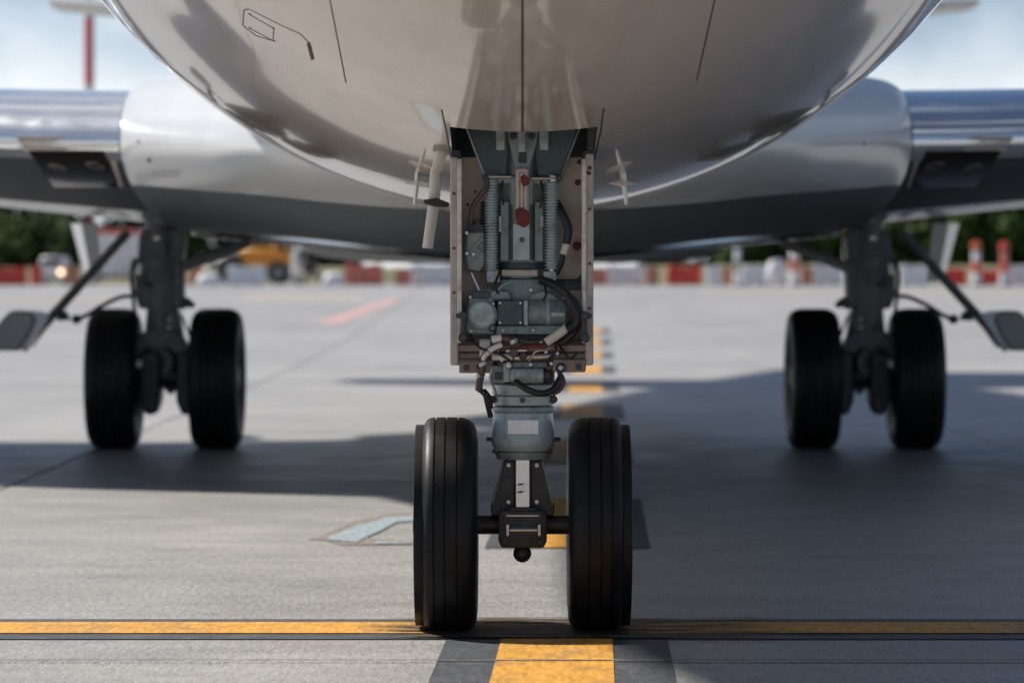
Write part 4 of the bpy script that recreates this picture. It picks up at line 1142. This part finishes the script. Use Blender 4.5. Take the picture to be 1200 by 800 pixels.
def barrier(x0, x1, y0, mat, label, d=BD, round_=False):
    """water-filled plastic road barrier: flared foot, waist, capped top, lifting slots, filler cap"""
    s = FPX / d
    w = (x1 - x0) / s; z0 = gz(d) + 0.004
    yb = HORIZON + (CAM_H - z0) * s
    h = (yb - y0) / s
    cx = bx((x0 + x1) / 2, d)
    root = empty('barrier', (cx, d, z0)); tag(root, label, 'barrier', 'plastic barriers along the far edge of the apron')
    def sec(f):
        if round_: return [(-0.28, 0), (0.28, 0), (0.28, 0.2), (0.25, 0.55), (0.17, 0.85), (0.07, 1.0), (-0.07, 1.0), (-0.17, 0.85), (-0.25, 0.55), (-0.28, 0.2)]
        return [(-0.28, 0), (0.28, 0), (0.28, 0.14), (0.17, 0.42), (0.13, 0.93), (0.09, 1.0), (-0.09, 1.0), (-0.13, 0.93), (-0.17, 0.42), (-0.28, 0.14)]
    rg = []
    for t, k in ((0, 0.86 if not round_ else 0.3), (0.04, 0.98 if not round_ else 0.6), (0.14 if round_ else 0.06, 1.0 if not round_ else 0.85), (0.3 if round_ else 0.32, 1.0), (0.34, 1.0 if round_ else 0.94), (0.66, 1.0 if round_ else 0.94), (0.68 if not round_ else 0.7, 1.0), (0.94 if not round_ else 0.86, 1.0 if not round_ else 0.85), (0.96, 0.98 if not round_ else 0.6), (1.0, 0.86 if not round_ else 0.3)):
        rg.append([Vector((cx + (t - 0.5) * w, d + a * (0.6 + 0.4 * k), z0 + b * h * k)) for a, b in sec(t)])
    MB().loft(rg).build('barrier_shell', M[mat], root, smooth=35)
    for u in (-0.3, 0.3):
        MB().box((cx + u * w, d - 0.26, z0 + 0.05 * h), (0.22 * w, 0.05, 0.09 * h)).build('fork_slot', M['vehicle_dark'], root, smooth=0)
    MB().cyl((cx, d, z0 + h * 0.98), (cx, d, z0 + h + 0.03), 0.07, n=12).build('filler_cap', M['vehicle_dark'], root)
    return root
BL = [
 (-14, 31, 313, 'plastic_red', 'bright red plastic barrier at the far left edge, cut by the picture frame', 0),
 (37, 48, 311, 'plastic_red', 'narrow red plastic barrier beside the white van with the glowing headlight', 0),
 (77, 93, 311, 'plastic_brown', 'faded orange plastic barrier between the white van and the striped trailer', 0),
 (221, 240, 311, 'plastic_brown', 'faded orange plastic barrier just right of the left main gear leg', 0),
 (231, 259, 320, 'plastic_white', 'low rounded white barrier left of the square white barrier by the yellow loader', 1),
 (267, 312, 311, 'plastic_white', 'square bright white plastic barrier in front of the yellow loader', 0),
 (378, 404, 319, 'plastic_white', 'small rounded white barrier left of the long salmon red barrier', 1),
 (404, 449, 309, 'plastic_salmon', 'long sun-faded salmon red barrier left of the nose gear', 0),
 (463, 481, 315, 'plastic_salmon', 'short pinkish barrier between the salmon red barrier and the wide white one', 0),
 (480, 534, 309, 'plastic_white', 'wide white barrier ending behind the left nose gear door', 0),
 (690, 711, 314, 'plastic_salmon', 'pale pink barrier showing just right of the nose gear door', 0),
 (709, 757, 310, 'plastic_white', 'wide white barrier second to the right of the nose gear', 0),
 (757, 772, 313, 'plastic_brown', 'narrow faded orange barrier left of the deep red barrier', 0),
 (782, 822, 311, 'plastic_red', 'deep red plastic barrier right of the nose gear, under the dark belly', 0),
 (828, 845, 311, 'plastic_white', 'narrow white barrier right of the deep red barrier', 0),
 (845, 862, 313, 'plastic_brown', 'faded orange barrier at the foot of the pale thin post', 0),
 (869, 898, 311, 'plastic_white', 'flat white barrier left of the rounded white dome barrier', 0),
 (897, 924, 304, 'plastic_white', 'tall rounded white dome barrier beside the pink and white post', 1),
 (938, 952, 312, 'plastic_brown', 'faded orange barrier right of the pink and white post', 0),
 (950, 988, 310, 'plastic_white', 'white barrier just left of the right main gear leg', 0),
 (1054, 1088, 311, 'plastic_white', 'white barrier between the right main gear leg and its flap fairing', 0),
 (1106, 1132, 314, 'plastic_red', 'red barrier left of the post with the bright orange lamp', 0),
 (1147, 1181, 316, 'plastic_red', 'dark red barrier between the two lamp posts at the right', 0),
 (1176, 1206, 311, 'plastic_white', 'white barrier at the right picture edge beside the darker lamp post', 0),
]
for i, (x0, x1, y0, mat, lab, rd) in enumerate(BL):
    barrier(x0, x1, y0, mat, lab, BD + (0.9 if i % 2 else 0.0), bool(rd))

def lamp_post(px, y0, w, mats, label, d=149.0, lamp=None):
    s = FPX / d; cx = bx(px, d); z0 = gz(d) + 0.004
    h = (HORIZON + (CAM_H - z0) * s - y0) / s
    r = w / s / 2
    root = empty('marker_post', (cx, d, z0)); tag(root, label, 'marker post', 'striped marker posts among the barriers')
    MB().cyl((cx, d, z0), (cx, d, z0 + 0.10), r * 1.7, r * 1.5, 14, 0.02).build('rubber_base', M['vehicle_dark'], root)
    n = len(mats); za = z0 + 0.10; zb = z0 + h * (0.8 if lamp else 1.0)
    for i, mt in enumerate(mats):
        a, b = za + (zb - za) * i / n, za + (zb - za) * (i + 1) / n
        MB().cyl((cx, d, a), (cx, d, b - 0.004), r * (1 - 0.25 * i / n), r * (1 - 0.25 * (i + 1) / n), 16).build('band', M[mt], root)
    if lamp:
        MB().cyl((cx, d, zb), (cx, d, zb + 0.06), r * 0.8, n=14).build('lamp_foot', M['vehicle_dark'], root)
        MB().lathe([(0.3 * r, 0), (0.95 * r, 0.02), (1.0 * r, h * 0.1), (0.75 * r, h * 0.17), (0, h * 0.2)], (cx, d, zb + 0.06), (0, 0, 1), 18).build('lamp_lens', M[lamp], root)
    return root
lamp_post(1144, 284, 11.5, ['plastic_white', 'plastic_red', 'plastic_white'], 'white and red post with a bright orange lamp, left of the two at the right', lamp='lens_orange')
lamp_post(1177, 285, 11.5, ['plastic_white', 'plastic_red', 'plastic_salmon'], 'pinkish post with a dark red lamp, nearest the right picture edge', lamp='plastic_red')
lamp_post(931, 289, 13, ['plastic_white', 'plastic_salmon', 'plastic_white'], 'pink and white post between the white dome barrier and an orange barrier')
lamp_post(864, 291, 9, ['plastic_white', 'vehicle_grey', 'plastic_white'], 'thin pale grey post under the right side of the dark belly')
lamp_post(994, 272, 10, ['plastic_white', 'plastic_salmon', 'plastic_white', 'plastic_brown'], 'tall pale post close against the right main gear leg')

# white van with one headlight on
vd = 158.0; vs_ = FPX / vd; vx = bx(60, vd); vz = gz(vd) + 0.004
van = empty('parked_van', (vx, vd, vz)); tag(van, 'small white van facing us with a glowing headlight, between the barriers at the left', 'van')
MB().prism([Vector((vx + a, vd, vz + b)) for a, b in ((-0.55, 0.18), (0.55, 0.18), (0.6, 0.5), (0.52, 0.86), (0.42, 1.22), (-0.42, 1.22), (-0.52, 0.86), (-0.6, 0.5))], 2.6, 0.05).build('body', M['vehicle_white'], van, smooth=35)
MB().prism([Vector((vx + a, vd - 0.012, vz + b)) for a, b in ((-0.46, 0.84), (0.46, 0.84), (0.38, 1.14), (-0.38, 1.14))], 0.03).build('windscreen', M['glass'], van, smooth=0)
MB().box((vx, vd - 0.02, vz + 0.26), (1.1, 0.08, 0.14), bevel=0.02).build('bumper', M['vehicle_grey'], van)
for u in (-0.42, 0.42):
    MB().lathe([(0, 0.03), (0.09, 0.025), (0.12, 0.0), (0.12, -0.05)], (vx + u, vd - 0.01, vz + 0.55), (0, -1, 0), 16).build('headlight', M['headlight' if u > 0 else 'lamp'], van, label='lit headlight glowing orange white' if u > 0 else None)
    for dd in (0.5, 2.1):
        MB().cyl((vx + u * 1.15 - 0.07, vd + dd, vz + 0.2), (vx + u * 1.15 + 0.07, vd + dd, vz + 0.2), 0.2, n=18, bevel=0.02).build('wheel', M['vehicle_dark'], van)

# tall white trailer with red stripes behind the left main gear
td = 166.0; ts = FPX / td; tx0, tx1 = bx(96, td), bx(168, td); tz = gz(td) + 0.004
tw = tx1 - tx0
tr = empty('box_trailer', ((tx0 + tx1) / 2, td, tz)); tag(tr, 'tall white box trailer with thin red stripes behind the left main gear leg', 'trailer')
MB().box(((tx0 + tx1) / 2, td + 1.2, tz + 1.45), (tw, 2.4, 2.1), bevel=0.04).build('box', M['vehicle_white'], tr)
for px, w in ((124, 0.07), (139, 0.05), (150, 0.06), (163, 0.08)):
    MB().box((bx(px, td), td - 0.008, tz + 1.3), (w, 0.02, 1.4), bevel=0.004).build('stripe', M['plastic_salmon'], tr)
MB().box(((tx0 + tx1) / 2, td - 0.01, tz + 2.38), (tw * 0.9, 0.03, 0.22), bevel=0.004).build('top_stripe', M['plastic_red'], tr)
MB().box(((tx0 + tx1) / 2, td + 1.2, tz + 0.34), (tw * 0.95, 2.2, 0.14)).build('chassis', M['vehicle_dark'], tr)
for u in (-0.38, 0.38):
    for dd in (0.4, 2.0):
        MB().cyl(((tx0 + tx1) / 2 + u * tw - 0.1, td + dd, tz + 0.26), ((tx0 + tx1) / 2 + u * tw + 0.1, td + dd, tz + 0.26), 0.26, n=18, bevel=0.02).build('wheel', M['vehicle_dark'], tr)

# yellow loader
ld = 163.0; ls = FPX / ld; lz = gz(ld) + 0.004
def LP(px, py, dd=0.0):
    return Vector(((px - 600) / ls, ld + dd, CAM_H - (py - HORIZON) / ls))
lo_ = empty('wheel_loader', (bx(305, ld), ld, lz)); tag(lo_, 'yellow orange wheel loader with a dark lifting arm behind the square white barrier', 'loader')
MB().prism([LP(*p) for p in ((288, 312), (338, 314), (341, 296), (318, 291), (282, 291), (280, 300))], 1.5, 0.06).build('engine_body', M['vehicle_yellow'], lo_, smooth=35)
MB().prism([LP(*p, 0.2) for p in ((318, 296), (338, 296), (336, 280), (321, 280))], 1.1, 0.05).build('cab', M['vehicle_yellow'], lo_, smooth=35)
MB().prism([LP(*p, 0.17) for p in ((321, 293), (335, 293), (333.5, 282), (322.5, 282))], 0.05).build('cab_window', M['glass'], lo_, smooth=0)
for px in (293, 305, 316, 330): MB().prism([LP(*p, -0.03) for p in ((px, 303 + (px % 3) * 2), (px + 3, 304 + (px % 3) * 2), (px + 4, 297), (px + 1, 297))], 0.05).build('louvre', M['red_paint'], lo_, smooth=0)
MB().prism([LP(*p) for p in ((313, 327), (342, 327), (341, 314), (313, 314))], 1.3, 0.04).build('chassis', M['vehicle_grey'], lo_)
for px in (270, 326):
    c = LP(px, 326); c.z = lz + 0.52
    for dd in (0.0, 1.3):
        MB().lathe([(0.2, -0.17), (0.46, -0.17), (0.52, -0.10), (0.52, 0.10), (0.46, 0.17), (0.2, 0.17)], c + Vector((0, dd, 0)), (0, 1, 0), 28).build('wheel', M['vehicle_dark'], lo_)
        MB().cyl(c + Vector((0, dd - 0.18, 0)), c + Vector((0, dd + 0.18, 0)), 0.2, n=18).build('wheel_hub', M['vehicle_grey'], lo_)
MB().tube([LP(256, 322, -0.1), LP(258, 309, -0.1), LP(268, 302, -0.1), LP(284, 302, -0.1)], 0.12, 10).build('mudguard', M['vehicle_dark'], lo_)
MB().tube([LP(252, 308, 0.3), LP(266, 299, 0.3), LP(282, 293, 0.3)], 0.10, 10).build('lift_arm', M['vehicle_white'], lo_)
# pale post right of the loader
lamp_post(346, 293, 9, ['vehicle_grey', 'plastic_white', 'plastic_white', 'plastic_white'], 'pale grey post at the right end of the yellow loader', d=157.0)
# dark low equipment trolley under the belly, left
ed = 168.0; ez = gz(ed) + 0.004; ex = bx(366, ed)
eq = empty('equipment_trolley', (ex, ed, ez)); tag(eq, 'low dark equipment trolley between the pale post and the small rounded white barrier', 'trolley')
MB().box((ex, ed + 0.5, ez + 0.42), (1.15, 1.0, 0.2), bevel=0.03).build('deck', M['vehicle_grey'], eq)
MB().box((ex - 0.15, ed + 0.5, ez + 0.83), (0.7, 0.8, 0.58), bevel=0.05).build('machine_case', M['vehicle_dark'], eq)
for u in (-0.4, 0.4):
    for dd in (0.1, 0.9):
        MB().cyl((ex + u - 0.05, ed + dd, ez + 0.16), (ex + u + 0.05, ed + dd, ez + 0.16), 0.16, n=16).build('wheel', M['vehicle_dark'], eq)
MB().tube([(ex + 0.55, ed + 0.5, ez + 0.45), (ex + 0.8, ed + 0.4, ez + 0.6), (ex + 0.85, ed + 0.4, ez + 0.95)], 0.03, 8).build('tow_handle', M['vehicle_grey'], eq)

# red and white mast far behind the left wing
md = 330.0; ms = FPX / md; mx = bx(104.5, md)
mast = empty('striped_mast', (mx, md, 1.1)); tag(mast, 'tall thin mast with a long red band standing far beyond the left wing', 'mast')
zr0, zr1 = CAM_H + (326 - 99) / ms, CAM_H + (326 - 20) / ms
rr = 5.6 / ms
for a, b, mt in ((1.1, zr0 - 7, 'red_paint'), (zr0 - 7, zr0, 'plastic_white'), (zr0, zr1, 'red_paint'), (zr1, zr1 + 7, 'plastic_white'), (zr1 + 7, zr1 + 13, 'red_paint')):
    MB().cyl((mx, md, a), (mx, md, b - 0.01), rr, rr * 0.97, 24).build('mast_band', M[mt], mast)
MB().cyl((mx, md, 1.0), (mx, md, 1.1), rr * 2, n=24).build('foundation', M['vehicle_grey'], mast)

# earth bank beyond the barriers
M['bank'] = material('bank_earth_and_grass', (0.16, 0.13, 0.075), 0.9, var=0.35, vscale=0.5, dirt=(0.05, 0.085, 0.03), dirt_amt=0.9, dscale=0.35, bump=0.6, bscale=3, dirt_lo=0.42, dirt_hi=0.6)
b_ = MB(); gr = []
for yy, zz in ((172, 1.0), (175, 1.35), (180, 1.9), (186, 2.05), (230, 2.1), (420, 2.2), (1500, 3.0)):
    gr.append([b_.bm.verts.new((x_, yy, zz + (random.uniform(-0.12, 0.12) if 174 < yy < 190 else 0))) for x_ in [-900 + 12 * i if abs(-900 + 12 * i) > 0 else 0 for i in range(151)]])
for r0, r1 in zip(gr[:-1], gr[1:]):
    for i in range(150): b_.bm.faces.new((r0[i], r0[i + 1], r1[i + 1], r1[i]))
tag(b_.build('earth_bank', M['bank'], None, smooth=80, origin=(0, 172, 1)), kind='structure')

# trees
def leaf_mat(name, col):
    m = material(name, col, 0.75, var=0.35, vscale=0.9, spec=0.15, objrand=0.22)
    return m
M['leaf_dark'] = leaf_mat('dark_leaves', (0.016, 0.030, 0.020))
M['leaf_green'] = leaf_mat('green_leaves', (0.045, 0.085, 0.020))
M['bark'] = material('bark', (0.09, 0.07, 0.055), 0.9, var=0.3, vscale=3)
def make_tree(h, w, leaf, seed, label):
    rnd = random.Random(seed)
    root = empty('leafy_tree', (0, 0, 0)); tag(root, label, 'tree', 'trees behind the barriers')
    t_ = MB(); t_.tube([(0, 0, 0), (rnd.uniform(-.2, .2), 0, h * 0.3), (rnd.uniform(-.4, .4), rnd.uniform(-.3, .3), h * 0.6), (0, 0, h * 0.9)], lambda t: 0.22 * (1 - 0.8 * t), 8, 4)
    tips = []
    for k in range(8):
        a = rnd.uniform(0, 6.28); z = h * rnd.uniform(0.25, 0.7)
        e = Vector((math.cos(a) * w * 0.38, math.sin(a) * w * 0.38, z + h * rnd.uniform(0.08, 0.22))); tips.append(e)
        t_.tube([(0, 0, z), (e.x * 0.5, e.y * 0.5, z + (e.z - z) * 0.4), e], lambda t: 0.09 * (1 - 0.75 * t), 6, 3)
    t_.build('trunk', M['bark'], root)
    me = bpy.data.meshes.new('crown'); vs, fs = [], []
    clumps = [(e, w * rnd.uniform(0.16, 0.26)) for e in tips]
    for k in range(34):
        a = rnd.uniform(0, 6.28); u = rnd.uniform(0.03, 1.0)
        prof = math.sin(math.pi * min(1, u ** 0.8)) ** 0.7
        rr_ = w * 0.5 * prof * math.sqrt(rnd.uniform(0.15, 1))
        clumps.append((Vector((math.cos(a) * rr_, math.sin(a) * rr_, h * u * 0.97)), w * rnd.uniform(0.10, 0.2)))
    for c, r_ in clumps:
        for k in range(46):
            d_ = Vector((rnd.gauss(0, 1), rnd.gauss(0, 1), rnd.gauss(0, 0.8))).normalized() * r_ * rnd.uniform(0.5, 1.05)
            p = c + d_
            if p.z < 0.02: continue
            n = (d_.normalized() + Vector((rnd.uniform(-.6, .6), rnd.uniform(-.6, .6), rnd.uniform(-.2, .8)))).normalized()
            u_ = n.orthogonal().normalized(); v_ = n.cross(u_); sz = rnd.uniform(0.16, 0.34)
            b0 = len(vs)
            vs += [p + u_ * sz, p + v_ * sz * 0.6, p - u_ * sz, p - v_ * sz * 0.6]
            fs.append((b0, b0 + 1, b0 + 2, b0 + 3))
    me.from_pydata([tuple(v) for v in vs], [], fs); me.materials.append(M[leaf])
    o = bpy.data.objects.new('crown', me); link(o, root, (0, 0, 0))
    return root
TL = {'leaf_dark': 'dense dark evergreen tree rising behind the barriers, one of a continuous blurred row',
      'leaf_green': 'lighter green leafy bush tree in front of the dark row behind the barriers'}
protos = {'leaf_dark': [make_tree(7.8, 5.6, 'leaf_dark', s, TL['leaf_dark']) for s in (1, 2, 3)],
          'leaf_green': [make_tree(5.0, 5.0, 'leaf_green', s, TL['leaf_green']) for s in (4, 5)]}
used = set()
def plant(kind, i, loc, rz, sc):
    pr = protos[kind][i % len(protos[kind])]
    if pr.name not in used:
        used.add(pr.name); root = pr
    else:
        root = pr.copy(); COL.objects.link(root)
        for ch in list(pr.children):
            c = ch.copy(); COL.objects.link(c); c.parent = root
    root.location = loc; root.rotation_euler = (0, 0, rz); root.scale = (sc, sc, sc)
n = 0
for row, (d, stp) in enumerate(((205, 3.2), (214, 3.2))):
    x = -36.0
    while x < 37:
        if not (-9 < x < 7):        # hidden behind the nose gear and fuselage
            plant('leaf_dark', n, (x + random.uniform(-.7, .7), d + random.uniform(-3, 3), 2.0), random.uniform(0, 6.28), random.uniform(0.85, 1.15))
        n += 1; x += stp
for px in (8, 22, 44, 60, 82, 210, 870, 895, 918, 950, 975, 1062, 1118, 1135, 1160, 1190, 1206):
    d = 196 + random.uniform(-3, 3)
    plant('leaf_green', n, ((px - 600) / FPX * d, d, 1.95), random.uniform(0, 6.28), random.uniform(0.8, 1.1) * (0.62 if px < 300 else 0.95)); n += 1
